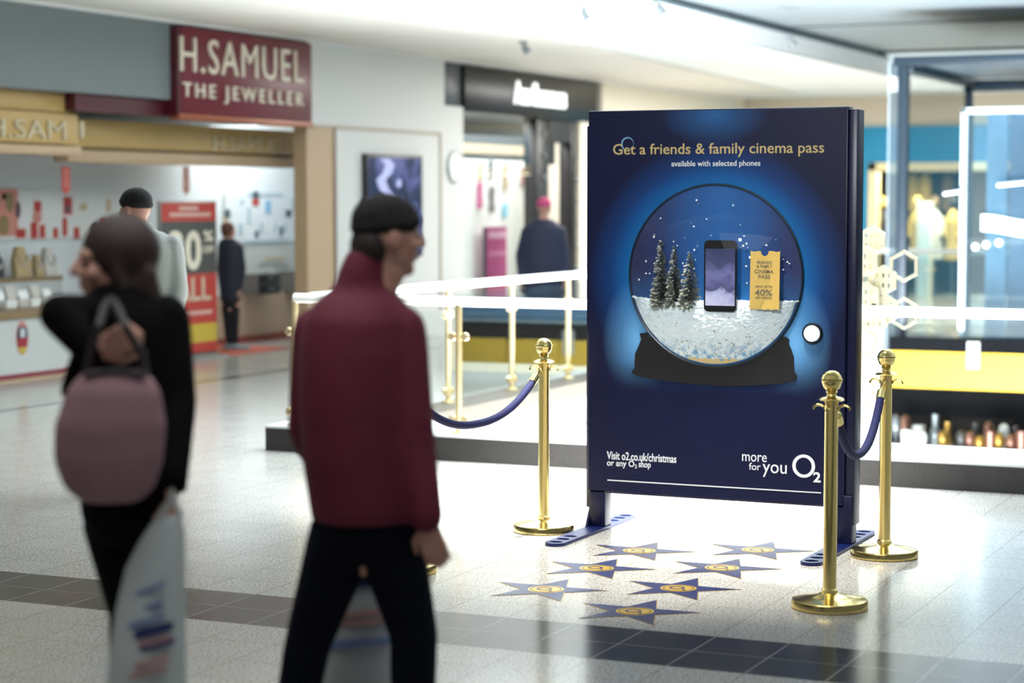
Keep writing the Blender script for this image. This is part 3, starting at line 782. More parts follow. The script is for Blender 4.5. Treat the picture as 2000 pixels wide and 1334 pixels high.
box('main_block', (-11.75, 12.5, 2.14), (-11.48, Yb, 2.42), FGOLD, gb, 0.012)
box('shadow_line', (-11.7, 12.5, 2.415), (-11.5, Yb - 0.03, 2.435), mat('dark_gold', '#6b5830', 0.5), gb)
box('lower_block', (-11.75, 12.5, 2.04), (-11.50, Yb + 0.08, 2.13), CREAM, gb, 0.02)
ltext('H.SAM', -28, 126, 233, 270, -11.48, mat('pale_gold_letter', '#c9bea0', 0.35, 0.2), 'fascia_lettering', gb, 0.0)
Yc, _ = Lx(160, 255, -11.5)
box('end_letter', (-11.6, Yc - 0.03, 2.20), (-11.49, Yc + 0.03, 2.36), mat('pale_gold_letter', '#c9bea0', 0.35, 0.2), gb, 0.01)

# ceiling light strip inside the jeweller
o = box('ceiling_light', (-12.4, 14.0, 2.745), (-11.98, 22.0, 2.779), mat('light_strip', '#ffffff', 0.4, emit=1.6, ecol='#e8f4fa'))
tag(o, 'long white ceiling light strip inside the jeweller, glimpsed under the maroon sign', 'ceiling light')
# window base with emblem
wb = thing('stall_riser', 'white stall riser under the jeweller window with a painted oval emblem', 'window base', (-11.9, 14.5, 0))
Yr = Lx(165, 680, -11.8)[0]
box('riser_panel', (-12.4, 12.5, 0.07), (-11.8, Yr + 0.75, 0.57), mat('riser_white', '#c8ccc9', 0.4), wb)
box('red_line', (-12.4, 12.5, 0.035), (-11.795, Yr + 0.75, 0.07), mat('maroon_line', '#8a2440', 0.5), wb)
box('kick_board', (-12.4, 12.5, 0.0), (-11.81, Yr + 0.75, 0.035), CREAM, wb)
box('counter_edge', (-12.4, 12.5, 0.57), (-11.77, Yr + 0.75, 0.64), mat('counter_wood', '#8a7350', 0.4), wb)
ye, ze = Lx(43, 660, -11.8)
plate([circ(0, 0, 0.085, 40, 0.155)], 'emblem_border', mat('emblem_pink', '#c7807c', 0.5), wb, (-11.8, ye, ze), EY, EZ, 0.004)
def arcseg(rx, ry, z0, z1, n=16):
    f = lambda z: rx * math.sqrt(max(0, 1 - (z / ry) ** 2))
    zs = [z0 + (z1 - z0) * k / n for k in range(n + 1)]
    return [(f(z), z) for z in zs] + [(-f(z), z) for z in zs[::-1]]
plate([arcseg(0.076, 0.145, 0.0, 0.10)], 'emblem_blue', mat('emblem_navy', '#1d2c48', 0.5), wb, (-11.796, ye, ze), EY, EZ, 0.003)
plate([arcseg(0.076, 0.145, -0.085, 0.0)], 'emblem_red', mat('emblem_red', '#9c2637', 0.5), wb, (-11.796, ye, ze), EY, EZ, 0.003)
plate([arcseg(0.076, 0.145, -0.143, -0.085)], 'emblem_yellow', mat('emblem_yellow', '#c7ad45', 0.5), wb, (-11.796, ye, ze), EY, EZ, 0.003)
plate([rrect(-0.034, 0.034, 0.005, 0.085, 0.012)], 'emblem_shield', mat('emblem_grey', '#c3cdd0', 0.5), wb, (-11.793, ye, ze), EY, EZ, 0.003)

# display steps and jewellery on the window base
ds = thing('display_step', 'white two tier display step inside the jeweller window', 'display step', (-12.3, 14.6, 0.64))
box('lower_step', (-12.62, 12.6, 0.64), (-12.42, Yr + 0.5, 0.86), mat('step_grey', '#b9bfbf', 0.5), ds)
box('shelf_edge', (-12.44, 12.6, 0.86), (-12.41, Yr + 0.5, 0.90), mat('counter_wood', '#8a7350', 0.4), ds)
box('upper_step', (-12.78, 12.6, 0.86), (-12.62, Yr + 0.5, 0.90), mat('step_grey', '#b9bfbf', 0.5), ds)
BUST = mat('beige_velvet', '#b5a078', 0.8); BUSTW = mat('pale_velvet', '#c9c5bd', 0.8)
def bust(px, py0, py1, w, m, label):
    q = onx(px, py1, -12.52); z0 = 0.901 if py1 < 540 else 0.64
    y = q.y; h = onx(px, py0, -12.52).z - z0
    t = thing('necklace_bust', label, 'jewellery bust', (-12.52, y, z0), 'necklace busts in the jeweller window')
    b = MB(); ww = w / 2
    b.quadbox([(-12.49, y - ww * 0.9, z0), (-12.49, y + ww * 0.9, z0), (-12.50, y + ww, z0 + h * 0.55), (-12.52, y + ww * 0.55, z0 + h * 0.8), (-12.52, y + ww * 0.35, z0 + h), (-12.52, y - ww * 0.35, z0 + h), (-12.52, y - ww * 0.55, z0 + h * 0.8), (-12.50, y - ww, z0 + h * 0.55)], (1, 0, 0.1), 0.06)
    b.done('bust', m, t)
    MB().tube([(-12.485 - 0.02 * abs(math.cos(a)), y + ww * 0.55 * math.cos(a), z0 + h * 0.72 - h * 0.35 * math.sin(a)) for a in [PI * k2 / 10 for k2 in range(11)]], 0.006, 6).done('necklace', mat('silver', '#c8ccd0', 0.2, 1.0), t)
bust(42, 481, 527, 0.24, BUST, 'broad beige necklace bust on the upper step of the jeweller window')
bust(75, 497, 527, 0.12, BUST, 'narrow beige necklace bust right of the broad one')
bust(97, 483, 527, 0.20, BUSTW, 'pale grey necklace bust on the upper step left of the shopper')
bust(-5, 490, 527, 0.14, BLACK, 'black necklace bust at the left edge of the jeweller window')
def jewel_box(px, wd, hh, m, label):
    q = onx(px, 600, -12.2); y = q.y; z0 = 0.64
    t = thing('ring_box', label, 'ring box', (-12.2, y, z0), 'ring boxes in the jeweller window')
    b = MB(); b.box((-12.27, y - wd / 2, z0), (-12.12, y + wd / 2, z0 + 0.07), 0.006); b.done('tray', m, t)
    b = MB(); b.quadbox([(-12.25, y - wd / 2, z0 + 0.07), (-12.25, y + wd / 2, z0 + 0.07), (-12.29, y + wd / 2, z0 + hh), (-12.29, y - wd / 2, z0 + hh)], (1, 0, 0.2), 0.02); b.done('lid', m, t)
    b = MB(); b.lathe([(0.0, 0), (0.016, 0.0), (0.02, 0.012), (0.0, 0.03)], (-12.19, y, z0 + 0.07), 10); b.done('ring', mat('silver', '#c8ccd0', 0.2, 1.0), t)
for px, wd, hh, m, lab in ((10, 0.16, 0.16, PWHITE, 'white open ring box farthest left on the window base'), (34, 0.14, 0.20, BUSTW, 'grey open ring box above the oval emblem'),
                           (58, 0.15, 0.15, PWHITE, 'white open ring box just right of the emblem'), (82, 0.13, 0.19, BUSTW, 'grey open ring box nearest the walking woman'),
                           (104, 0.12, 0.15, PWHITE, 'white ring box half hidden by the dark coat')):
    jewel_box(px, wd, hh, m, lab)

# advert posters on the back wall of the jeweller
def advert(name, label, px0, px1, y0, y1, X, base, shapes):
    a = Lx(px0, (y0 + y1) / 2, X)[0]; c = Lx(px1, (y0 + y1) / 2, X)[0]; zt = Lx((px0 + px1) / 2, y0, X)[1]; zb = Lx((px0 + px1) / 2, y1, X)[1]
    t = thing(name, label, 'advert', (X, (a + c) / 2, zb))
    box('backing', (X - 0.02, a, zb), (X, c, zt), base, t)
    for i, (sx, sy, w, h, m, kind) in enumerate(shapes):
        Y, Z = Lx(sx, sy, X); sc = 4050 / ((Vector((X, Y, Z)) - C0).dot(FWD)); w2 = w / sc * 1.08; h2 = h / sc
        if kind == 'o': lp = circ(0, 0, w2 / 2, 20, h2 / 2)
        elif kind == 'd': lp = [(-w2 / 2, h2 / 2), (w2 / 2, h2 / 2), (w2 / 2, -h2 * 0.35), (0, -h2 / 2), (-w2 / 2, -h2 * 0.35)]
        else: lp = [(-w2 / 2, -h2 / 2), (w2 / 2, -h2 / 2), (w2 / 2, h2 / 2), (-w2 / 2, h2 / 2)]
        plate([lp], 'printed_shape', m, t, (X, Y, Z), EY, EZ, 0.006 + 0.001 * (i % 5))
    return t
PINKR = mat('pale_red_print', '#cf8a7c', 0.5); OLIVE = mat('olive_print', '#8d7a50', 0.5); PLUM = mat('plum_print', '#5d4450', 0.5)
TAN = mat('tan_print', '#c7b391', 0.5); LBLUE = mat('light_blue_print', '#86b3d6', 0.5); SLATE = mat('slate_print', '#4c5a66', 0.5); PBLUE = mat('pale_blue_wash', '#b4c6d0', 0.5)
advert('window_advert', 'white advert with red gift shapes on the jeweller wall, left part', -60, 262, 372, 467, -12.77, mat('advert_white', '#dfe1de', 0.5), [
    (14, 415, 60, 92, PINKR, 'r'), (18, 395, 24, 40, OLIVE, 'o'), (34, 410, 16, 34, PLUM, 'o'), (6, 440, 30, 40, OLIVE, 'o'), (40, 456, 26, 18, RED, 'r'), (8, 384, 16, 14, RED, 'o'),
    (73, 405, 20, 24, RED, 'd'), (72, 424, 26, 24, PINKR, 'o'), (66, 450, 18, 32, RED, 'r'), (82, 452, 14, 26, RED, 'r'), (132, 402, 24, 34, RED, 'r'), (131, 408, 15, 14, SLATE, 'o'),
    (126, 444, 12, 38, RED, 'd'), (108, 455, 12, 20, RED, 'r'), (149, 455, 14, 22, RED, 'r'), (163, 404, 22, 16, TAN, 'o'), (212, 402, 12, 24, TAN, 'r'), (186, 448, 26, 26, PLUM, 'o'), (202, 440, 16, 26, RED, 'd'), (226, 440, 20, 20, TAN, 'o')])
advert('window_advert', 'pale blue advert with small watches on the jeweller wall, right part', 440, 597, 378, 472, -12.77, mat('advert_bluewhite', '#dce4e8', 0.5), [
    (518, 380, 120, 8, PBLUE, 'r'), (499, 382, 24, 18, SLATE, 'o'), (499, 395, 24, 14, RED, 'o'), (523, 404, 18, 24, LBLUE, 'r'), (444, 418, 18, 20, SLATE, 'o'), (441, 430, 14, 14, TAN, 'o'),
    (563, 417, 20, 14, SLATE, 'r'), (470, 448, 14, 22, PBLUE, 'r'), (501, 457, 12, 16, SLATE, 'o'), (510, 443, 10, 16, PBLUE, 'r'), (549, 452, 12, 22, SLATE, 'o'), (556, 444, 10, 20, PBLUE, 'o'), (538, 443, 10, 18, PBLUE, 'o'),
    (572, 400, 10, 26, PBLUE, 'r'), (486, 420, 10, 30, PBLUE, 'r'), (520, 470, 150, 6, PBLUE, 'r'), (472, 394, 14, 14, PBLUE, 'o')])
advert('notice_board', 'white notice board with faint grey writing under the blue advert', 480, 597, 480, 556, -12.77, mat('advert_greywhite', '#c3c7c4', 0.5), [
    (535, 505, 70, 5, TAN, 'r'), (530, 515, 90, 6, mat('grey_line', '#a5a9a6', 0.6), 'r'), (510, 533, 50, 6, mat('grey_line', '#a5a9a6', 0.6), 'r'), (550, 520, 50, 6, mat('grey_line', '#a5a9a6', 0.6), 'r')])
# drawer units under the notice board
def drawer_unit(px0, px1, label):
    y0 = Lx(px0, 575, -12.75)[0]; y1 = Lx(px1, 575, -12.75)[0]
    t = thing('drawer_unit', label, 'drawers', (-12.6, (y0 + y1) / 2, 0.55), 'black drawers at the back of the jeweller')
    box('carcass', (-12.79, y0, 0.55), (-12.5, y1, 0.785), mat('drawer_grey', '#6d6a66', 0.5), t)
    for z in (0.56, 0.68):
        dr = box('drawer', (-12.5, y0 + 0.015, z), (-12.485, y1 - 0.015, z + 0.105), BLACK, t, 0.004)
        box('drawer_handle', (-12.485, (y0 + y1) / 2 - 0.06, z + 0.05), (-12.475, (y0 + y1) / 2 + 0.06, z + 0.06), mat('silver', '#c8ccd0', 0.2, 1.0), dr)
drawer_unit(468, 511, 'black drawers behind the legs of the small shopper in dark jacket')
drawer_unit(548, 598, 'black drawers at the right end of the jeweller, beside the beige pillar')

# sale banner stand
X = -11.84
ya, yb2 = Lx(318, 550, X)[0], Lx(424, 550, X)[0]
bn = thing('sale_banner', 'tall red and grey sale banner stand in the jeweller doorway', 'banner', (X, (ya + yb2) / 2, 0))
zt = Lx(370, 396, X)[1]
def bz(py): return Lx(395, py, X)[1]
box('frame', (X - 0.05, ya - 0.02, 0.02), (X - 0.012, yb2 + 0.02, zt + 0.02), mat('banner_frame', '#9da09c', 0.35, 0.5), bn, 0.006)
box('base_plate', (X - 0.2, ya - 0.02, 0.0), (X + 0.12, yb2 + 0.02, 0.02), mat('banner_frame', '#9da09c', 0.35, 0.5), bn)
for nm, z0, z1, m in (('red_header', bz(432), zt, RED), ('grey_field', bz(534), bz(432), mat('banner_grey', '#4a4c49', 0.5)), ('red_field', bz(632), bz(534), RED), ('yellow_field', bz(668), bz(632), mat('banner_yellow', '#c6ab3c', 0.5)), ('red_footer', bz(690), bz(668), RED), ('pale_footer', 0.06, bz(690), PINKR)):
    box(nm, (X - 0.014, ya, z0), (X - 0.006, yb2, z1), m, bn)
for x0, x1, y in ((350, 388, 407), (332, 412, 419)):
    a = Lx(x0, y, X)[0]; c = Lx(x1, y, X)[0]; z = Lx((x0 + x1) / 2, y, X)[1]
    box('header_writing', (X - 0.006, a, z - 0.022), (X - 0.003, c, z + 0.022), mat('faded_print', '#cfa79c', 0.6), bn)
ltext('30', 331, 393, 450, 529, X - 0.006, LETTER, 'banner_number', bn, 0.03, 0.004)
ltext('%', 397, 416, 450, 472, X - 0.006, LETTER, 'banner_text', bn, 0.02, 0.004)
ltext('OFF', 396, 417, 480, 494, X - 0.006, LETTER, 'banner_text', bn, 0.02, 0.004)
ltext('ALL', 342, 412, 542, 588, X - 0.006, mat('banner_letter', '#c9b7a0', 0.5), 'banner_text', bn, 0.02, 0.004)
a = Lx(340, 610, X)[0]; c = Lx(415, 610, X)[0]; z = bz(610)
box('banner_line', (X - 0.006, a, z - 0.02), (X - 0.003, c, z + 0.02), mat('faded_print', '#cfa79c', 0.6), bn)

# hanging arrow pennants
def pennant(px, col, col2, label):
    Y, Z1 = Lx(px, 330, -11.92); Z0 = Lx(px, 385, -11.92)[1]; w = 0.062
    t = thing('arrow_pennant', label, 'pennant', (-11.92, Y, Z1), 'arrow pennants hanging from the fascia')
    plate([[(-w, 0), (w, 0), (w, Z0 - Z1 + 0.05), (0, Z0 - Z1), (-w, Z0 - Z1 + 0.05)]], 'pennant_card', col, t, (-11.92, Y, Z1 + 0.02), EY, EZ, 0.004)
    for i in range(4):
        text('SALE'[i], 'pennant_letter', col2, t, (-11.915, Y - 0.022, Z1 - 0.04 - i * 0.042), EY, EZ, 0.044, 0.032, 0.002, 0.02)
pennant(128, RED, mat('faded_print', '#cfa79c', 0.6), 'bright red arrow pennant hanging above the left advert')
pennant(363, mat('dusty_red', '#b7847a', 0.5), mat('pennant_tan', '#cdbfae', 0.6), 'faded red arrow pennant hanging above the sale banner')
# red mat in the doorway
y0 = Lx(424, 690, -11.9)[0]
o = box('door_mat', (-12.65, y0 + 0.03, 0.0), (-11.74, 19.8, 0.012), mat('mat_red', '#b0553f', 0.8), None)
tag(o, 'flat red mat on the shop floor under the small shopper', 'mat')

# wall screen, round lamp
t = thing('wall_screen', 'upright black framed screen showing blue picture on the white wall', 'screen', (-11.3, 21.4, 0.95))
ya, yb2 = 20.70, 22.10
b = MB(); b.box((-11.30, ya, 0.965), (-11.24, yb2, 2.16), 0.008); b.done('screen_case', BLACK, t)
sc_ = box('screen_picture', (-11.241, ya + 0.045, 1.0), (-11.236, yb2 - 0.045, 2.125), screen_material(), t)
wv = mat('screen_pale_swirl', '#8c94bf', 0.3, emit=0.55, ecol='#aab0d8')
pts = [(752, 310), (762, 322), (756, 338), (744, 352), (750, 368), (758, 382), (764, 398)]
lp = []
for s_, w in ((-1, 0), (1, 0)):
    seq = pts if s_ < 0 else pts[::-1]
    for x, y in seq: lp.append((lambda q: (q[0], q[1]))(Lx(x + s_ * 9, y, -11.236)))
plate([lp], 'screen_swirl', wv, t, (-11.236, 0, 0), EY, EZ, 0.001)
Y, Z = Lx(779, 358, -11.236)
plate([circ(0, 0, 0.06, 24, 0.05)], 'screen_spot', wv, t, (-11.236, Y, Z), EY, EZ, 0.001)
Y, Z = Lx(886, 326, -11.3)
t = thing('round_wall_lamp', 'round white wall lamp beside the fashion shop entrance', 'wall lamp', (-11.3, Y, Z))
MB().lathe([(0.20, 0.0), (0.20, 0.03), (0.185, 0.045), (0.17, 0.03), (0.17, 0.0)], (-11.3, Y, Z), 40, (1, 0, 0)).done('ring', mat('lamp_grey', '#c3c8c8', 0.4), t)
MB().lathe([(0.165, 0.0), (0.165, 0.03), (0.12, 0.06), (0.0, 0.07)], (-11.3, Y, Z), 40, (1, 0, 0)).done('diffuser', mat('lamp_white', '#f0f2f2', 0.4, emit=0.3), t)

# ------------------------------------------------------------------ fashion shop front
t = thing('shop_sign', 'black fascia sign with bright white lettering over the fashion shop', 'shop sign', (-11.35, 25.4, 2.75))
box('fascia_board', (-11.6, 23.35, 2.735), (-11.28, 27.74, 3.31), mat('black_fascia', '#1d1c1c', 0.3), t, 0.01)
box('side_return', (-11.6, 22.82, 2.79), (-11.32, 23.32, 3.32), mat('grey_return', '#454b52', 0.35), t, 0.01)
box('end_return', (-11.6, 27.76, 2.74), (-11.32, 28.2, 3.29), mat('pale_grey_return', '#8f8f8c', 0.4), t, 0.01)
LIT = mat('lit_white_letter', '#f4f6f6', 0.4, emit=1.0, ecol='#f6f8f8')
ltext('Ann Summers', 1003, 1103, 163, 208, -11.28, LIT, 'sign_lettering', t, 0.035, 0.03)
t = thing('shop_window', 'fashion shop window with white display wall behind glass', 'shop window', (-11.7, 24.6, 0))
box('display_wall', (-12.3, 23.34, 0.0), (-12.2, 27.9, 2.19), mat('display_white', '#eceeec', 0.5), t)
box('glass_pane', (-11.36, 23.36, 0.05), (-11.35, 25.5, 2.73), GLASS, t)
box('head_rail', (-12.3, 23.34, 2.27), (-12.2, 27.4, 2.40), mat('rail_tan', '#bba98e', 0.5), t)
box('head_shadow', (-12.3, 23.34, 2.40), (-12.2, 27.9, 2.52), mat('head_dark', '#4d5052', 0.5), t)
box('sill', (-12.2, 23.34, 0.0), (-11.3, 25.55, 0.12), WHITE, t)
# lingerie pieces hung on the display wall
def garment(px, py, w, h, col, kind, label):
    X = -12.17; Y, Z = Lx(px, py, X); sc = 4050 / ((Vector((X, Y, Z)) - C0).dot(FWD)); w2 = w / sc * 1.1; h2 = h / sc
    t = thing('hanging_garment', label, 'garment', (X, Y, Z - h2 / 2), 'lingerie pieces hung on the fashion shop wall')
    m = mat('cloth_' + col, col, 0.7)
    prof = {'body': [(0.34, 0), (0.5, 0.18), (0.3, 0.5), (0.48, 0.78), (0.36, 0.95)], 'slip': [(0.5, 0), (0.46, 0.3), (0.34, 0.62), (0.46, 0.85), (0.3, 1)], 'round': [(0.2, 0), (0.45, 0.2), (0.5, 0.5), (0.45, 0.8), (0.2, 1)], 'set': [(0.5, 0), (0.5, 0.3), (0.25, 0.42), (0.25, 0.58), (0.5, 0.7), (0.5, 1)]}[kind]
    lp = [(r * w2, z * h2 - h2 / 2) for r, z in prof] + [(-r * w2, z * h2 - h2 / 2) for r, z in prof[::-1]]
    g = plate([lp], 'cloth', m, t, (X - 0.02, Y, Z), EY, EZ, 0.03)
    MB().tube([(X, Y - w2 * 0.3, Z + h2 * 0.46), (X, Y, Z + h2 * 0.6), (X, Y + w2 * 0.3, Z + h2 * 0.46)], 0.006, 6).done('hanger', mat('silver', '#c8ccd0', 0.2, 1.0), t)
garment(938, 382, 17, 50, '#c76592', 'slip', 'long pink slip lowest on the left of the fashion shop wall')
garment(939, 335, 12, 34, '#cdb78c', 'body', 'pale gold body hung above the pink slip')
garment(960, 330, 15, 36, '#777a7d', 'body', 'grey body second in the upper row of garments')
garment(962, 390, 17, 48, '#7a7274', 'set', 'dark grey set hung below the grey body')
garment(988, 345, 16, 52, '#b9a78c', 'slip', 'long beige slip beside the grey body')
garment(987, 412, 17, 28, '#8fc9e0', 'round', 'pale blue round garment lowest on the right')
garment(1024, 346, 24, 34, '#b08782', 'set', 'dusty rose set hung nearest the black doorway column')
X = -12.0; ya = Lx(953, 490, X)[0]; yb2 = Lx(990, 490, X)[0]; zt = Lx(970, 443, X)[1]; zb = Lx(970, 530, X)[1]
t = thing('window_poster', 'magenta poster with pale bands standing in the fashion shop window', 'poster', (X, (ya + yb2) / 2, zb))
box('board', (X - 0.02, ya, 0.12), (X, yb2, zt), mat('magenta', '#b0457f', 0.5), t)
box('pale_band', (X - 0.01, ya + 0.02, Lx(970, 465, X)[1]), (X + 0.004, yb2 - 0.02, Lx(970, 452, X)[1]), mat('pale_pink', '#d9a8c0', 0.5), t)
box('pale_band', (X - 0.01, ya + 0.02, Lx(970, 500, X)[1]), (X + 0.004, yb2 - 0.02, Lx(970, 490, X)[1]), mat('pink_band', '#cb7ba3', 0.5), t)
box('stand_edge', (X - 0.05, ya - 0.06, 0.12), (X - 0.02, ya + 0.02, zt), mat('stand_dark', '#3b4046', 0.5), t)
# black columns with bulbs
def bulb_column(px0, px1, py0, py1, label, nb, first):
    X = -11.36; y0 = Lx(px0, 350, X)[0]; y1 = Lx(px1, 350, X)[0]
    t = thing('bulb_column', label, 'column', (X, (y0 + y1) / 2, 0), 'black bulb columns at the fashion shop door')
    box('column', (X - 0.2, y0, 0), (X, y1, 2.735), mat('column_black', '#1a1a1c', 0.35), t, 0.01)
    for i in range(nb):
        Z = Lx((px0 + px1) / 2, first + i * 43, X)[1]
        b = MB(); b.ball((X + 0.02, (y0 + y1) / 2, Z), 0.035, seg=12); b.done('bulb', mat('unlit_bulb', '#8d9296', 0.2), t)
bulb_column(1049, 1072, 240, 600, 'black bulb column left of the fashion shop doorway', 4, 260)
bulb_column(1117, 1130, 240, 600, 'black bulb column close to the poster board edge', 6, 308)
t = thing('door_header', 'black header over the fashion shop doorway', 'door header', (-11.4, 26.4, 2.3))
ha = Lx(1072, 350, -11.36)[0] + 0.01; hb = Lx(1117, 350, -11.36)[0] - 0.01
box('header', (-11.55, ha, 2.43), (-11.36, hb, 2.735), mat('column_black', '#1a1a1c', 0.35), t)
box('drop_panel', (-11.55, ha, 2.12), (-11.40, ha + 0.3, 2.43), mat('column_black', '#1a1a1c', 0.35), t)
struct(box('trim_17', (-11.6, 27.12, 0), (-11.3, 27.95, 2.735), mat('cream_white_wall', '#ece6d6', 0.6)))

# ------------------------------------------------------------------ lift, hexagon screen, far shop
STEEL = mat('blue_grey_steel', '#22313d', 0.4, 0.2)
t = thing('glass_lift', 'blue-grey steel framed glass lift shaft at the right edge of the photo', 'lift', (-4.2, 23.5, 0))
lx0, lx1, ly0, ly1, lz = -5.43, -2.6, 21.95, 23.1, 3.06
def post(x, y, w=0.055): MB().box((x - w, y - w, 0.0), (x + w, y + w, lz), 0.008).done('frame_post', STEEL, t)
post(lx0, 22.0)
MB().box((lx0 - 0.05, 25.2, 0.0), (lx0 + 0.05, 25.3, lz - 0.05), 0.008).done('frame_post', STEEL, t)
MB().box((lx0 - 0.1, 21.92, lz), (lx1, 22.08, lz + 0.10), 0.01).done('top_beam', STEEL, t)
MB().box((lx0 - 0.06, 22.0, lz - 0.06), (lx0 + 0.10, 25.3, lz + 0.04), 0.01).done('top_beam', STEEL, t)
MB().box((lx0 - 0.05, 25.2, lz - 0.12), (lx1, 25.34, lz + 0.02), 0.01).done('top_beam', STEEL, t)
MB().box((lx0, 22.08, lz + 0.03), (lx1, 25.2, lz + 0.06)).done('roof_panel', mat('lift_roof', '#4c6272', 0.4), t)
MB().box((lx0 - 0.14, 21.9, 0.0), (lx0 - 0.125, 22.3, lz + 0.04)).done('glass_fin', glass('fin_glass', (0.85, 0.95, 1.0), 0.0, 1.5, 0.35, (0.8, 0.92, 1.0)), t, 0)
MB().box((lx0 + 0.0, 22.06, 0.06), (lx0 + 0.01, 25.2, lz - 0.06)).done('glass_pane', GLASS, t, 0)
# landing door with white frame and blue interior
dx0 = -4.78
MB().box((dx0, 21.85, 0.0), (dx0 + 0.06, 21.93, 2.60), 0.008).done('door_frame', mat('pale_blue_frame', '#cfe2ea', 0.3), t)
MB().box((dx0, 21.85, 2.54), (lx1, 21.93, 2.60), 0.008).done('door_frame', mat('pale_blue_frame', '#cfe2ea', 0.3), t)
MB().box((dx0 + 0.06, 21.88, 0.08), (lx1, 21.89, 2.54)).done('glass_door', glass('lift_glass', (0.80, 0.92, 0.98), 0.0, 1.5, 0.03, (0.6, 0.8, 0.9)), t, 0)
bk = mat('lift_back', '#4f6878', 0.4); bk2 = mat('lift_back_dark', '#33485a', 0.4)
for i in range(9):
    a = -4.72 + i * 0.24
    MB().box((a, 22.9 + 0.02 * (i % 2), 0.1), (a + 0.225, 22.95 + 0.02 * (i % 2), 2.6)).done('back_panel', bk if i % 2 == 0 else bk2, t)
MB().box((dx0, 21.9, 0.0), (lx1, 22.9, 0.08)).done('car_floor', mat('pale_blue_frame', '#cfe2ea', 0.3), t)
q0 = ony(1915, 435, 21.84)
pts = [(q0.x + 0.012, 21.82, q0.z + 0.0)] + [(q0.x + 0.05 + 0.07 * k, 21.82 + 0.004 * k, q0.z - 0.004 * k - 0.02 + 0.02 * math.cos(k * 0.5)) for k in range(1, 14)]
b = MB()
for (p_, q_) in zip(pts, pts[1:]):
    p_, q_ = Vector(p_), Vector(q_)
b.quadbox([Vector(p_) + Vector((0, 0, -0.085)) for p_ in pts] + [Vector(p_) + Vector((0, 0, 0.085)) for p_ in pts[::-1]], (0, -1, 0), 0.03)
b.done('curved_white_band', mat('band_white', '#e9eef0', 0.4), t)
for x0, x1, y in ((1948, 2010, 362), (1843, 1882, 379)):
    a = ony(x0, y, 21.8); c = ony(x1, y - 6, 21.8)
    MB().tube([a, c], 0.018, 8).done('light_tube', mat('tube_white', '#e6eef0', 0.3, emit=0.4), t)
for x, y in ((1905, 482), (1926, 478), (1951, 474)):
    a = ony(x, y, 21.82); b = MB(); b.ball(a, 0.035, seg=12); b.done('lamp', mat('lamp_glow', '#ffffff', 0.4, emit=1.5), t)
for x, w in ((1893, 0.05), (1906, 0.07)):
    a = ony(x, 660, 21.6); MB().box((a.x - w / 2, 21.62, -0.12), (a.x + w / 2, 21.655, 0.16)).done('guide_rail', mat('guide_grey', '#b9bdb8', 0.4), t)

# hexagon screen standing on the ledge behind the railing
HX = mat('hexagon_white', '#c4bda6', 0.4); HXG = mat('hexagon_gold', '#cbb98a', 0.4, 0.2)
HY = 12.16
h = thing('hexagon_screen', 'white display screen with gold hexagon outlines and perforated hexagons beside the poster', 'display screen', (-3.4, HY, 0.165))
def HP(px, py): q = ony(px, py, HY); return q.x, q.z
def hexl(r, a0=PI / 6): return [(r * math.cos(a0 + PI / 3 * k), r * math.sin(a0 + PI / 3 * k)) for k in range(6)]
xr, zt = HP(1726, 640)
box('panel', (xr - 0.55, HY, 0.165), (xr, HY + 0.03, zt), mat('panel_white', '#dcdcd6', 0.4), h, 0.005)
for px, py, r in ((1688, 668, 0.083), (1672, 800, 0.083), (1716, 760, 0.05)):
    X, Z = HP(px, py); plate([hexl(r), hexl(r - 0.007)], 'hexagon_outline', HXG, h, (X, HY, Z), EX, EZ, 0.004)
for px, py, r, m, wd in ((1766, 520, 0.098, HX, 0.022), (1766, 612, 0.098, HX, 0.020)):
    X, Z = HP(px, py); plate([hexl(r), hexl(r - wd)], 'hexagon_ring', m, h, (X, HY, Z), EX, EZ, 0.02)
for px, py in ((1690, 510), (1722, 548), (1690, 580), (1726, 605), (1706, 622), (1700, 470)):
    X, Z = HP(px, py); loops = [hexl(0.092)]
    for i, j in ((-0.035, 0.03), (0.0, 0.03), (0.035, 0.03), (-0.035, -0.03), (0, -0.03), (0.035, -0.03)):
        loops.append(circ(i, j, 0.008, 10, 0.018))
    plate(loops, 'perforated_hexagon', HX, h, (X, HY + 0.004 + 0.022 * (py % 3), Z), EX, EZ, 0.02)

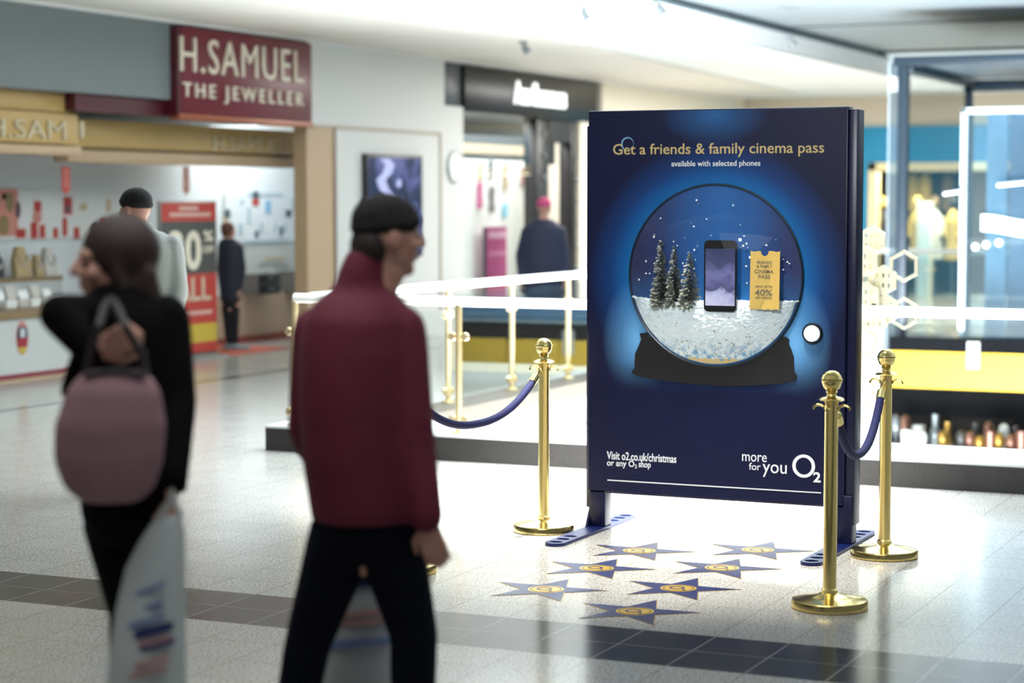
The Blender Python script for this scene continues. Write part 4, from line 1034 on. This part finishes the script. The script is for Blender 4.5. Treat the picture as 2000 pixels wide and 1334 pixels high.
# far shop window
fx0 = -9.07
t = thing('shop_window', 'warm lit shop window in the teal wall across the void', 'shop window', (-7.2, 34.5, 0))
FR = mat('cream_frame', '#e2d3a6', 0.4)
box('frame_side', (fx0, 34.36, 0), (fx0 + 0.14, 34.62, 2.26), FR, t, 0.01)
box('frame_head', (fx0, 34.36, 2.12), (-5.2, 34.62, 2.26), FR, t, 0.01)
box('glass_pane', (fx0 + 0.14, 34.5, 0), (-5.2, 34.51, 2.12), GLASS, t)
box('pale_column', (-8.36, 34.9, 0), (-8.12, 35.1, 1.60), mat('pale_blue_column', '#d3e8f0', 0.4), t, 0.01)
CLG = mat('gold_cloth', '#c8b06a', 0.6); CLD = mat('dark_cloth', '#2b2d33', 0.7); CLW = mat('white_cloth', '#e8eef0', 0.6); CLB = mat('brown_cloth', '#7b6a58', 0.7)
def dress_form(px, Y, m, mtop, label):
    X = ony(px, 430, Y).x
    t = thing('mannequin', label, 'mannequin', (X, Y, 0), 'mannequins in the far shop window')
    MB().lathe([(0.13, 0), (0.13, 0.02), (0.02, 0.03), (0.02, 0.75)], (X, Y, 0), 16).done('stand', mat('silver', '#c8ccd0', 0.2, 1.0), t)
    MB().lathe([(0.0, 0.62), (0.15, 0.62), (0.13, 0.85), (0.095, 1.05), (0.12, 1.22), (0.125, 1.32), (0.07, 1.42), (0.045, 1.47), (0.0, 1.47)], (X, Y, 0), 18).done('dress', m, t)
    MB().ball((X, Y, 1.60), 0.085, (0.9, 1, 1.25), 14).done('head', mtop, t)
    for s_ in (-1, 1):
        MB().tube([(X + s_ * 0.11, Y, 1.34), (X + s_ * 0.14, Y - 0.03, 1.14), (X + s_ * 0.10, Y - 0.14, 1.0)], [0.035, 0.03, 0.022], 10).done('arm', m, t)
dress_form(1722, 35.3, CLD, CLG, 'dark clothed mannequin close to the cream window frame')
dress_form(1792, 35.2, CLG, CLG, 'gold clothed mannequin left of centre in the far window')
dress_form(1826, 35.5, CLW, CLB, 'white clothed mannequin in the middle of the far window')
dress_form(1862, 35.2, CLG, CLD, 'gold clothed mannequin nearest the lift door frame')
for i, (px, m, nm) in enumerate(((1775, CLG, 'gold'), (1800, CLG, 'light gold'), (1846, CLB, 'brown'), (1868, CLD, 'dark'))):
    X = ony(px, 350, 36.1).x
    o = MB().quadbox([(X - 0.1, 36.34, 1.45), (X + 0.1, 36.34, 1.45), (X + 0.1, 36.34, 2.0), (X + 0.04, 36.34, 2.08), (X - 0.04, 36.34, 2.08), (X - 0.1, 36.34, 2.0)], (0, -1, 0), 0.06).done('hanging_coat', m)
    tag(o, ('%s coat hung high in the far shop, ' % nm) + ('above the gold mannequin', 'right of the steel lift post', 'beside the white mannequin', 'close to the lift door')[i], 'coat', 'coats hung in the far shop')
# ornaments on a dark shelf on the far side of the lower level
t = thing('display_shelf', 'long dark shelf across the void carrying glinting ornaments', 'shelf', (-4.5, 21.2, -4.5))
box('shelf_top', (-6.2, 20.9, -1.04), (4, 21.5, -1.0), mat('shelf_black', '#121214', 0.3), t)
for x in (-6.1, -3.0, 0.0): box('shelf_leg', (x, 21.0, -4.5), (x + 0.08, 21.4, -1.04), BLACK, t)
OR = [mat('orn_white', '#bdbdb6', 0.3), mat('orn_gold', '#7d5f22', 0.3, 0.6), mat('orn_copper', '#5c3a2c', 0.3, 0.4), mat('orn_silver', '#5d6266', 0.3, 0.5), mat('orn_dark', '#1d1a1b', 0.4)]
ON = ['white', 'gold', 'copper', 'silver', 'dark']
rnd = random.Random(21)
seq = [(1750, 815, 3, 'b'), (1768, 815, 2, 'b'), (1772, 846, 0, 'c'), (1794, 836, 0, 'c'), (1800, 846, 0, 'b'), (1827, 815, 3, 'v'), (1826, 838, 3, 'b'), (1842, 846, 1, 'b'), (1851, 830, 1, 'v'), (1878, 845, 4, 'b'), (1895, 847, 2, 'b'), (1905, 832, 4, 'v'), (1914, 855, 1, 'b'), (1931, 828, 2, 'b'), (1935, 848, 2, 'c'), (1952, 850, 1, 'b'), (1961, 832, 0, 'b'), (1975, 852, 2, 'b'), (1984, 838, 4, 'v'), (1996, 848, 2, 'c')]
seq.sort()
for i, (px, py, ci, kd) in enumerate(seq):
    row = 21.32 if py < 840 else 21.08
    p = ony(px, py, row); z0 = -1.0
    top = max(p.z, z0 + 0.05)
    b = MB()
    hgt = top - z0 + 0.03
    if kd == 'b': b.lathe([(0.0, 0.0), (0.03, 0.0), (0.012, 0.01), (0.012, hgt * 0.35), (0.05, hgt * 0.5), (0.06, hgt * 0.72), (0.045, hgt * 0.92), (0.0, hgt)], (p.x, row, z0), 14)
    elif kd == 'c': b.lathe([(0.0, 0.0), (0.035, 0.0), (0.06, hgt * 0.5), (0.068, hgt), (0.058, hgt), (0.05, hgt * 0.5), (0.0, 0.02)], (p.x, row, z0), 14)
    else: b.lathe([(0.0, 0.0), (0.05, 0.0), (0.055, hgt * 0.4), (0.03, hgt * 0.65), (0.04, hgt), (0.0, hgt)], (p.x, row, z0), 14)
    o = b.done('table_ornament', OR[ci])
    kindname = {'b': 'rounded ornament', 'c': 'open bowl', 'v': 'tall vase'}[kd]
    tag(o, '%s %s on the dark lower shelf, number %d from its left end' % (ON[ci], kindname, i + 1), 'ornament', 'ornaments on the dark lower shelf')

# ceiling spotlights and downlights
SPD = mat('spot_grey', '#6f7678', 0.4)
for (px, py), lab in (((1137, 17), 'small grey ceiling spotlight above the black fashion sign, left of its twin'), ((1285, 6), 'small grey ceiling spotlight at the top edge of the photo'), ((1541, 72), 'small grey ceiling spotlight by the recess edge'), ((1022, 80), 'small ceiling spotlight in the beige strip above the fashion sign')):
    p = onz(px, py, 3.36)
    zc = 3.355 if p.x < -9 else 3.38
    t = thing('ceiling_spotlight', lab, 'spotlight', (p.x, p.y, zc), 'small ceiling spotlights')
    MB().lathe([(0.05, 0.0), (0.05, -0.02), (0.012, -0.025), (0.012, -0.05), (0.0, -0.05)], (p.x, p.y, zc), 16).done('mount', SPD, t)
    MB().tube([(p.x, p.y, zc - 0.04), (p.x + 0.05, p.y + 0.02, zc - 0.12)], [0.03, 0.045], 14).done('lamp_head', SPD, t)
DL = mat('downlight_glow', '#ffffff', 0.4, emit=60.0, ecol='#fff6e8')
dk = 0
proto = None
for x in (-6.5, -4.6, -2.7, -0.8):
    for y in (1.0, 3.2, 5.4):
        if proto is None:
            t = thing('ceiling_downlight', 'recessed round ceiling downlight', 'downlight', (x, y, 3.38), 'round downlights in the near ceiling')
            MB().lathe([(0.08, 0.0), (0.08, -0.01), (0.057, -0.012), (0.057, 0.0)], (x, y, 3.38), 24).done('trim_ring', WHITE, t)
            MB().lathe([(0.0, -0.006), (0.055, -0.006), (0.055, -0.001), (0.0, -0.001)], (x, y, 3.38), 24).done('lens', DL, t)
            proto = t
        else:
            c = copy_tree(proto); c.location = (x, y, 3.38)

# ------------------------------------------------------------------ people
class Body:
    """overlapping closed volumes fused into one skin"""
    def __init__(s): s.b = bmesh.new()
    def _hull(s, pts):
        vs = [s.b.verts.new(p) for p in pts]
        r = bmesh.ops.convex_hull(s.b, input=vs)
        bad = [g for g in r['geom_interior'] if isinstance(g, bmesh.types.BMVert)]
        if bad: bmesh.ops.delete(s.b, geom=list(set(bad)), context='VERTS')
    def cap(s, p0, r0, p1, r1):
        pts = []
        for p, r in ((p0, r0), (p1, r1)):
            for i in range(1, 6):
                th = PI * i / 6
                for k in range(10): pts.append(Vector(p) + Vector((math.sin(th) * math.cos(2 * PI * k / 10), math.sin(th) * math.sin(2 * PI * k / 10), math.cos(th))) * r)
            pts += [Vector(p) + EZ * r, Vector(p) - EZ * r]
        s._hull(pts); return s
    def chain(s, seq):
        for (p, r), (q, t) in zip(seq, seq[1:]): s.cap(p, r, q, t)
        return s
    def ell(s, c, sz, ax):
        pts = []
        for i in range(0, 13):
            th = PI * i / 12
            for k in range(1 if i in (0, 12) else 16):
                a = 2 * PI * k / 16
                pts.append(Vector(c) + ax[0] * sz[0] * math.sin(th) * math.cos(a) + ax[1] * sz[1] * math.sin(th) * math.sin(a) + ax[2] * sz[2] * math.cos(th))
        s._hull(pts); return s
    def loft(s, rings, u, v, n=28):
        R = []
        for c, a, b in rings: R.append([s.b.verts.new(Vector(c) + u * a * math.cos(2 * PI * k / n) + v * b * math.sin(2 * PI * k / n)) for k in range(n)])
        for A, B in zip(R, R[1:]):
            for k in range(n): s.b.faces.new((A[k], A[(k + 1) % n], B[(k + 1) % n], B[k]))
        s.b.faces.new(R[0][::-1]); s.b.faces.new(R[-1]); return s
    def done(s, name, m, parent, voxel=0.012, it=4):
        bmesh.ops.recalc_face_normals(s.b, faces=s.b.faces[:])
        me = bpy.data.meshes.new(name); s.b.to_mesh(me); s.b.free()
        ob = bpy.data.objects.new('tmp', me); COL.objects.link(ob)
        r = ob.modifiers.new('r', 'REMESH'); r.mode = 'VOXEL'; r.voxel_size = voxel
        q = ob.modifiers.new('s', 'SMOOTH'); q.iterations = it; q.factor = 0.5
        return finish(ev_mesh(ob), name, m, parent, 80)

SKIN = mat('skin', '#b98a78', 0.55, noise=0.08, nscale=20)
def head(B, c, f, k=1.0, up=EZ):
    f = f.normalized(); r = f.cross(up).normalized(); u = r.cross(f); ax = (r, f, u)
    q = lambda a, b, z: c + (r * a + f * b + u * z) * k
    e = lambda p, sz: B.ell(p, tuple(x * k for x in sz), ax)
    e(q(0, -0.005, 0.0), (0.076, 0.096, 0.095)); e(q(0, 0.018, -0.052), (0.062, 0.072, 0.078))
    e(q(0, 0.062, -0.112), (0.028, 0.024, 0.022)); e(q(0, 0.080, 0.012), (0.052, 0.014, 0.013))
    B.cap(q(0, 0.090, 0.0), 0.010 * k, q(0, 0.110, -0.036), 0.014 * k)
    for s_ in (-1, 1):
        e(q(0.017 * s_, 0.096, -0.040), (0.009, 0.010, 0.008)); e(q(0.040 * s_, 0.066, -0.040), (0.024, 0.022, 0.024))
        e(q(0.078 * s_, -0.008, -0.022), (0.009, 0.020, 0.032))
    e(q(0, 0.084, -0.066), (0.024, 0.013, 0.007)); e(q(0, 0.082, -0.078), (0.021, 0.013, 0.008))
    B.cap(c - u * 0.06 * k - f * 0.015 * k, 0.055 * k, c - u * 0.20 * k - f * 0.03 * k, 0.060 * k)
    return q
def eyes(root, q, k=1.0):
    for s_ in (-1, 1):
        b = MB(); b.ball(q(0.031 * s_, 0.079, -0.016), 0.0115 * k, seg=12); b.done('eye', mat('eye_dark', '#2a211c', 0.2), root)
def hand(B, w, d, n, curl=0.5, k=1.0, flip=1):
    """palm, four bent fingers of unequal length and a thumb leaving the palm's side"""
    d = d.normalized(); n = (n - d * n.dot(d)).normalized(); sd = d.cross(n) * flip
    for i, (o, ln) in enumerate(((-0.031, 0.074), (-0.0105, 0.085), (0.0105, 0.080), (0.031, 0.064))):
        base = w + sd * o * 0.55 * k; kn = w + d * (0.088 - 0.006 * abs(i - 1)) * k + sd * o * k
        B.cap(base, 0.014 * k, kn, 0.0115 * k)
        p = kn; a = curl * 0.5
        for j, (fr, rr) in enumerate(((0.45, 0.0095), (0.32, 0.0085), (0.23, 0.0075))):
            dd = d * math.cos(a) + n * math.sin(a)
            t = p + dd * ln * fr * k; B.cap(p, (rr + 0.0008) * k, t, rr * k); p = t; a += curl * 0.9
    t0 = w + d * 0.022 * k - sd * 0.026 * k; t1 = t0 + (d * 0.55 - sd * 0.65 + n * 0.35).normalized() * 0.045 * k; t2 = t1 + (d * 0.85 - sd * 0.15 + n * 0.5 * curl).normalized() * 0.038 * k
    B.cap(w + d * 0.01 * k - sd * 0.01 * k, 0.016 * k, t0, 0.014 * k); B.cap(t0, 0.0135 * k, t1, 0.011 * k); B.cap(t1, 0.0105 * k, t2, 0.008 * k)
    B.cap(w - d * 0.03 * k, 0.024 * k, w + d * 0.015 * k, 0.022 * k)
def shoe(root, ank, f, m, k=1.0, toe_up=0.0):
    B = Body(); f = f.normalized(); g = Vector((ank.x, ank.y, 0))
    B.cap(g - f * 0.045 * k + EZ * 0.04 * k, 0.038 * k, g + f * 0.10 * k + EZ * 0.036 * k, 0.034 * k)
    B.cap(g + f * 0.10 * k + EZ * 0.036 * k, 0.034 * k, g + f * 0.175 * k + EZ * 0.03 * k, 0.028 * k)
    B.cap(g - f * 0.02 * k + EZ * 0.05 * k, 0.038 * k, g + EZ * 0.11 * k, 0.042 * k)
    return B.done('shoe', m, root, 0.008, 3)
def figure(name, label, d, floor_px, rings, arms, legs, hips, headc, face, k, cloth, trousers, shoes, group=None, hand_spec=None, up=EZ, foot=None, vox=0.012, legr=(0.085, 0.062, 0.045), extra=None):
    J = lambda x, y, dd=0.0: ond(x, y, d + dd)
    g = onz(*floor_px) if floor_px else None
    root = thing(name, label, 'person', (g.x, g.y, 0), group)
    S_ = FPX / d
    rg = [(J(cx, y), hw / S_, dp) for y, cx, hw, dp in rings]
    sk = Body()
    q = head(sk, J(*headc), face, k, up)
    inner = [(c, max(0.03, a - 0.03), max(0.03, b - 0.03)) for c, a, b in rg]
    sk.loft(inner, RT, AW)
    for A in arms: sk.chain([(J(*p), r * 0.72) for p, r in A])
    for A, hs in zip(arms, hand_spec or []):
        if hs:
            w = J(*A[-1][0]); hand(sk, w + hs[0].normalized() * 0.015, hs[0], hs[1], hs[2], k, hs[3])
    lg = [[J(*p) for p in L] for L in legs]
    for L in lg: sk.chain([(p, r * 0.75) for p, r in zip(L, legr)])
    hp = [(J(cx, y), hw / S_, dp) for y, cx, hw, dp in hips]
    sk.loft([(c, a * 0.85, b * 0.85) for c, a, b in hp], RT, AW)
    sk.cap(J(*headc) - EZ * 0.1, 0.055 * k, rg[0][0] - EZ * 0.06, 0.06)
    sk.cap(rg[-1][0], 0.08, hp[0][0], 0.08)
    for L in lg: sk.cap(hp[-1][0], 0.07, L[0], 0.07)
    sk.done('body', SKIN, root, vox * 0.55, 2)
    eyes(root, q, k)
    cb = Body(); cb.loft(rg, RT, AW)
    for A in arms: cb.chain([(J(*p), r) for p, r in A])
    if extra: extra(cb, J)
    cb.done('coat', cloth, root, vox, 5)
    tb = Body(); tb.loft(hp, RT, AW)
    for L in lg:
        tb.cap(hp[-1][0].lerp(L[0], 0.7), legr[0], L[0], legr[0]); tb.chain([(p, r) for p, r in zip(L, legr)])
    tb.done('trousers', trousers, root, vox, 4)
    if foot:
        for L, ff in zip(lg, foot): shoe(root, L[-1], ff, shoes, k)
    return root, q, J
def beanie(root, q, k, m, name='beanie', z0=0.005, fold=True):
    c = q(0, -0.006, 0.032); r = (q(1, 0, 0) - q(0, 0, 0)).normalized(); f = (q(0, 1, 0) - q(0, 0, 0)).normalized(); u = (q(0, 0, 1) - q(0, 0, 0)).normalized()
    B = Body(); B.ell(c, (0.085 * k, 0.106 * k, 0.082 * k), (r, f, u))
    n = 18
    if fold:
        for i in range(n):
            a0, a1 = 2 * PI * i / n, 2 * PI * (i + 1) / n
            g = lambda a: q(0.074 * math.cos(a), -0.004 + 0.093 * math.sin(a), z0 + 0.016 + 0.012 * math.sin(a))
            B.cap(g(a0), 0.017 * k, g(a1), 0.017 * k)
    return B.done(name, m, root, 0.007, 3)
CLOTH_DK = mat('dark_trousers', '#0b0d14', 0.85, noise=0.25, nscale=30)
SHOE = mat('black_shoe', '#0c0c0d', 0.45)

# man in the maroon jacket
MAR = mat('maroon_jacket', '#5d0b28', 0.75, noise=0.22, nscale=9, bump=0.35)
def man_collar(cb, J):
    cb.loft([(J(706, 600), 0.092, 0.10), (J(706, 560), 0.070, 0.085), (J(711, 525), 0.063, 0.080), (J(719, 500), 0.058, 0.074), (J(725, 484), 0.052, 0.070)], RT, AW)
man, q, J = figure('person', 'person in maroon jacket and black hat walking right with a carrier bag', 5.25, (700, 1655),
    [(562, 708, 58, 0.08), (588, 704, 88, 0.12), (622, 701, 106, 0.15), (690, 700, 116, 0.165), (790, 700, 117, 0.17), (900, 703, 112, 0.168), (985, 710, 106, 0.16), (1014, 712, 104, 0.155)],
    [[((782, 648, -0.03), 0.070), ((802, 845, -0.06), 0.063), ((833, 1010, -0.10), 0.044)], [((622, 650, 0.05), 0.070), ((606, 840, 0.12), 0.060), ((680, 1000, 0.24), 0.044)]],
    [[(668, 1050), (603, 1250, 0.05), (545, 1560, 0.06)], [(760, 1050), (808, 1240, 0.0), (806, 1600, -0.02)]],
    [(985, 712, 92, 0.13), (1040, 712, 96, 0.135), (1075, 714, 84, 0.12)], (756, 452), RT * 0.90 + AW * 0.42, 0.86,
    MAR, mat('navy_trousers', '#080c18', 0.9, spec=0.15, noise=0.3, nscale=25), SHOE,
    hand_spec=[(-EZ + RT * 0.25, AW * 1.0 + RT * 0.2, 0.7, 1), (-EZ + RT * 0.1, RT, 1.5, 1)], foot=[RT * 0.9 + AW * 0.3, RT * 0.9 + AW * 0.3], legr=(0.092, 0.064, 0.050), extra=man_collar)
beanie(man, q, 0.86, mat('black_knit', '#100d0d', 0.9, noise=0.4, nscale=60, bump=0.4))
HAIR = mat('dark_hair', '#1d1411', 0.7, noise=0.4, nscale=50)
B = Body(); B.ell(q(0, -0.058, -0.045), (0.066, 0.046, 0.062), ((q(1, 0, 0) - q(0, 0, 0)).normalized(), (q(0, 1, 0) - q(0, 0, 0)).normalized(), EZ)); B.done('hair', HAIR, man, 0.007, 2)

# woman in the black coat
def woman_coat(cb, J):
    cb.cap(J(180, 690, -0.08), 0.05, J(132, 765, -0.10), 0.022)
    cb.loft([(J(238, 595), 0.085, 0.10), (J(234, 570), 0.070, 0.085), (J(232, 552), 0.062, 0.078)], RT, AW)
woman, q, J = figure('person', 'person in long black coat with mauve shoulder bag and white carrier bag', 5.0, (270, 1716),
    [(575, 240, 62, 0.09), (602, 243, 86, 0.115), (632, 246, 96, 0.13), (700, 250, 98, 0.14), (800, 252, 104, 0.145), (900, 254, 110, 0.15), (962, 254, 112, 0.15)],
    [[((180, 622, -0.06), 0.058), ((116, 614, -0.18), 0.050), ((178, 690, -0.225), 0.036)], [((322, 625, 0.0), 0.064), ((340, 790, -0.05), 0.056), ((336, 935, -0.16), 0.040)]],
    [[(222, 1030), (254, 1200, -0.02), (246, 1600, -0.02)], [(278, 1030), (296, 1190, 0.06), (318, 1600, 0.16)]],
    [(940, 250, 92, 0.13), (1000, 245, 86, 0.125), (1050, 248, 62, 0.11)], (222, 505), -RT * 0.90 - AW * 0.38, 0.88,
    mat('black_coat', '#050507', 0.9, noise=0.3, nscale=14, spec=0.12), mat('black_leggings', '#06060a', 0.9, spec=0.12), SHOE,
    hand_spec=[(RT * 0.8 + EZ * 0.35, AW + EZ * 0.2, 1.4, 1), (-EZ, -RT, 1.7, -1)], foot=[-RT, -RT * 0.95 - AW * 0.2], legr=(0.075, 0.052, 0.040), extra=woman_coat)
r_ = (q(1, 0, 0) - q(0, 0, 0)).normalized(); f_ = (q(0, 1, 0) - q(0, 0, 0)).normalized()
B = Body(); B.ell(q(0, -0.022, 0.020), (0.088, 0.096, 0.092), (r_, f_, EZ)); B.ell(q(0, -0.062, -0.075), (0.082, 0.052, 0.085), (r_, f_, EZ))
for s_ in (-1, 1): B.chain([(q(0.070 * s_, 0.015, 0.01), 0.020), (q(0.079 * s_, -0.005, -0.08), 0.021), (q(0.074 * s_, -0.012, -0.16), 0.014)])
for i in range(7):
    a = -0.066 + 0.022 * i
    B.chain([(q(a, -0.075, -0.04), 0.026), (q(a * 1.12, -0.098, -0.13), 0.022), (q(a * 1.2, -0.105 + 0.012 * (i % 2), -0.21 - 0.018 * (i % 3)), 0.010)])
B.done('hair', mat('brown_hair', '#2b1a14', 0.65, noise=0.4, nscale=40), woman, 0.008, 3)
# mauve shoulder bag
bagm = mat('mauve_bag', '#8b6a71', 0.7, noise=0.2, nscale=10, bump=0.3)
D_ = 4.66; K_ = lambda x, y, dd=0.0: ond(x, y, D_ + dd); sc_px = FPX / D_
t = thing('shoulder_bag', 'soft mauve shoulder bag hanging against the black coat', 'bag', K_(212, 985))
B = Body(); B.loft([(K_(226, 722), 62 / sc_px, 0.03), (K_(222, 760), 92 / sc_px, 0.055), (K_(216, 830), 110 / sc_px, 0.07), (K_(212, 900), 108 / sc_px, 0.07), (K_(214, 955), 88 / sc_px, 0.06), (K_(216, 982), 55 / sc_px, 0.035)], RT, AW)
B.done('pouch', bagm, t, 0.012, 5)
MB().tube([K_(166, 742, 0.0), K_(176, 690, 0.0), K_(192, 640, -0.01), K_(204, 600, 0.08), K_(214, 585, 0.2)], 0.010, 8).done('strap', mat('strap_dark', '#1c1416', 0.6), t)
MB().tube([K_(286, 742, 0.0), K_(276, 690, 0.0), K_(246, 640, -0.01), K_(228, 600, 0.08), K_(220, 585, 0.2)], 0.010, 8).done('strap', mat('strap_dark', '#1c1416', 0.6), t)
MB().tube([K_(164, 733, -0.03), K_(226, 724, -0.035), K_(288, 733, -0.03)], 0.007, 8).done('zip', mat('strap_dark', '#1c1416', 0.6), t)
def carrier(label, D, prof, handle, prints, m):
    """prof: list of (y, left px, right px)"""
    K = lambda x, y, dd=0.0: ond(x, y, D + dd); s_ = FPX / D
    yb, l, r = prof[-1]
    t = thing('carrier_bag', label, 'carrier bag', K((l + r) / 2, yb))
    B = Body(); n = len(prof)
    B.loft([(K((l + r) / 2, y), (r - l) / 2 / s_, 0.02 + 0.07 * math.sin(PI * 0.55 * i / (n - 1))) for i, (y, l, r) in enumerate(prof)], RT, AW)
    B.done('sack', m, t, 0.012, 4)
    hx, hy = handle; y0, l, r = prof[0]
    for dd in (-0.012, 0.012):
        MB().tube([K(l + 6, y0 + 4, dd), K(hx - 6, (hy + y0) / 2, dd), K(hx, hy, dd), K(hx + 6, (hy + y0) / 2, dd), K(r - 6, y0 + 4, dd)], 0.007, 8).done('handle', m, t)
    for x0, y0, x1, y1, w, mm in prints:
        i = max(j for j in range(n) if prof[j][0] <= (y0 + y1) / 2)
        L0, R0 = prof[i][1:], None
        cx = (prof[i][1] + prof[i][2]) / 2; hw = (prof[i][2] - prof[i][1]) / 2 + 6
        dep = (0.02 + 0.07 * math.sin(PI * 0.55 * min(n - 1, i + 0.7) / (n - 1)))
        f = lambda x: -dep * math.sqrt(max(0.05, 1 - ((x - cx) / hw) ** 2)) - 0.004
        b = MB(); k2 = 8
        up_ = [K(x0 + (x1 - x0) * j / k2, y0 + (y1 - y0) * j / k2 - w / 2, f(x0 + (x1 - x0) * j / k2)) for j in range(k2 + 1)]
        dn_ = [K(x0 + (x1 - x0) * j / k2, y0 + (y1 - y0) * j / k2 + w / 2, f(x0 + (x1 - x0) * j / k2)) for j in range(k2 + 1)]
        for j in range(k2): b.quadbox([up_[j], up_[j + 1], dn_[j + 1], dn_[j]], -AW, 0.006)
        b.done('printed_band', mm, t)
    return t
PNAVY = mat('bag_navy', '#232a66', 0.5); PBL = mat('bag_blue', '#6f80ad', 0.5); PRED = mat('bag_red', '#b98e8a', 0.5)
carrier('white carrier bag with navy and pink bands held below the black coat', 4.72, [(1006, 305, 362), (1050, 275, 363), (1110, 244, 363), (1190, 226, 362), (1270, 214, 364), (1350, 208, 364), (1430, 214, 358), (1455, 232, 340)], (336, 958),
    [(262, 1162, 322, 1140, 8, PBL), (255, 1196, 318, 1178, 9, PBL), (250, 1224, 322, 1204, 9, PBL), (262, 1242, 338, 1222, 17, PNAVY), (268, 1260, 334, 1246, 9, PRED), (272, 1268, 340, 1252, 12, PNAVY), (262, 1300, 330, 1286, 9, PRED), (250, 1322, 326, 1306, 8, PRED)], mat('bag_white', '#b7c0c0', 0.45))
carrier('grey white carrier bag with blue and red bands seen between the walking legs', 5.56, [(1085, 668, 722), (1120, 650, 748), (1170, 640, 762), (1240, 630, 768), (1320, 624, 770), (1400, 628, 764), (1430, 645, 745)], (690, 1040),
    [(650, 1138, 748, 1132, 26, PNAVY), (640, 1205, 756, 1195, 10, PRED), (636, 1222, 758, 1212, 9, PRED), (634, 1262, 762, 1252, 16, PBL)], mat('bag_grey', '#a8acae', 0.45))

# shopper in beige padded jacket
def beige_collar(cb, J):
    cb.loft([(J(275, 462), 0.12, 0.11), (J(272, 446), 0.085, 0.09), (J(270, 434), 0.072, 0.08)], RT, AW)
bm_, q, J = figure('person', 'person in pale grey padded jacket and black beanie looking at the jeweller', 11.6, (272, 962),
    [(452, 276, 42, 0.10), (468, 277, 62, 0.125), (490, 277, 72, 0.145), (540, 277, 76, 0.16), (600, 277, 78, 0.165), (650, 277, 78, 0.165), (690, 277, 74, 0.155)],
    [[((335, 482), 0.070), ((346, 570, -0.04), 0.066), ((330, 650, -0.14), 0.045)], [((219, 482), 0.070), ((208, 570, -0.04), 0.066), ((222, 650, -0.14), 0.045)]],
    [[(255, 700), (252, 820), (250, 935)], [(298, 700), (300, 820), (300, 935)]],
    [(660, 277, 58, 0.13), (695, 277, 58, 0.13), (715, 277, 50, 0.12)], (265, 404), -RT * 0.80 + AW * 0.55, 0.96,
    mat('pale_jacket', '#8f918c', 0.75, noise=0.12, nscale=6, bump=0.3), CLOTH_DK, SHOE,
    hand_spec=[(-EZ, -RT, 0.8, 1), (-EZ, RT, 0.8, 1)], foot=[-RT * 0.8 + AW * 0.5] * 2, extra=beige_collar)
beanie(bm_, q, 0.96, mat('black_knit', '#100d0d', 0.9))

# person with the pink hat
pk, q, J = figure('person', 'person in navy coat and pink hat standing at the fashion shop', 23.8, (1062, 669),
    [(428, 1062, 16, 0.075), (436, 1062, 28, 0.10), (446, 1062, 39, 0.13), (470, 1061, 46, 0.15), (510, 1061, 49, 0.165), (545, 1061, 48, 0.165), (575, 1061, 44, 0.155)],
    [[((1094, 452), 0.070), ((1103, 498), 0.065), ((1104, 540, -0.08), 0.045)], [((1029, 452), 0.070), ((1017, 498), 0.065), ((1018, 540, -0.08), 0.045)]],
    [[(1052, 575), (1051, 615), (1050, 654)], [(1072, 575), (1073, 615), (1074, 654)]],
    [(560, 1061, 34, 0.13), (575, 1061, 34, 0.13), (585, 1061, 30, 0.12)], (1063, 403), RT * 0.35 + AW * 0.93, 0.95,
    mat('navy_coat', '#232844', 0.7, noise=0.1, nscale=8), CLOTH_DK, SHOE, hand_spec=[(-EZ, -RT, 0.7, 1), (-EZ, RT, 0.7, 1)], foot=[AW] * 2, vox=0.016)
beanie(pk, q, 0.95, mat('pink_knit', '#c24b7a', 0.85))

# small shopper in the jeweller doorway
kd, q, J = figure('person', 'small person in dark jacket standing beside the red sale banner', 22.6, (450, 684),
    [(466, 446, 13, 0.07), (473, 447, 20, 0.09), (482, 449, 24, 0.11), (510, 451, 24, 0.125), (545, 451, 23, 0.13), (575, 450, 21, 0.125), (588, 450, 20, 0.12)],
    [[((466, 484), 0.050), ((473, 525), 0.046), ((468, 562, -0.04), 0.036)], [((434, 484), 0.050), ((431, 525), 0.046), ((434, 562, -0.04), 0.036)]],
    [[(443, 596), (445, 632), (447, 668)], [(457, 596), (458, 632), (459, 668)]],
    [(575, 450, 17, 0.10), (592, 450, 17, 0.10), (600, 450, 15, 0.09)], (446, 449), RT * 0.5 + AW * 0.85, 0.84,
    mat('dark_blue_jacket', '#1d2030', 0.75), CLOTH_DK, mat('grey_shoe', '#7d8790', 0.6), hand_spec=[(-EZ, -RT, 0.7, 1), (-EZ, RT, 0.7, 1)], foot=[RT * 0.9 - AW * 0.1] * 2, vox=0.014, legr=(0.066, 0.05, 0.04))
B = Body(); ax = ((q(1, 0, 0) - q(0, 0, 0)).normalized(), (q(0, 1, 0) - q(0, 0, 0)).normalized(), EZ)
B.ell(q(0, -0.016, 0.014), (0.071, 0.086, 0.080), ax); B.ell(q(0, -0.05, -0.04), (0.058, 0.04, 0.05), ax); B.done('hair', mat('auburn_hair', '#5a3322', 0.7), kd, 0.009, 2)
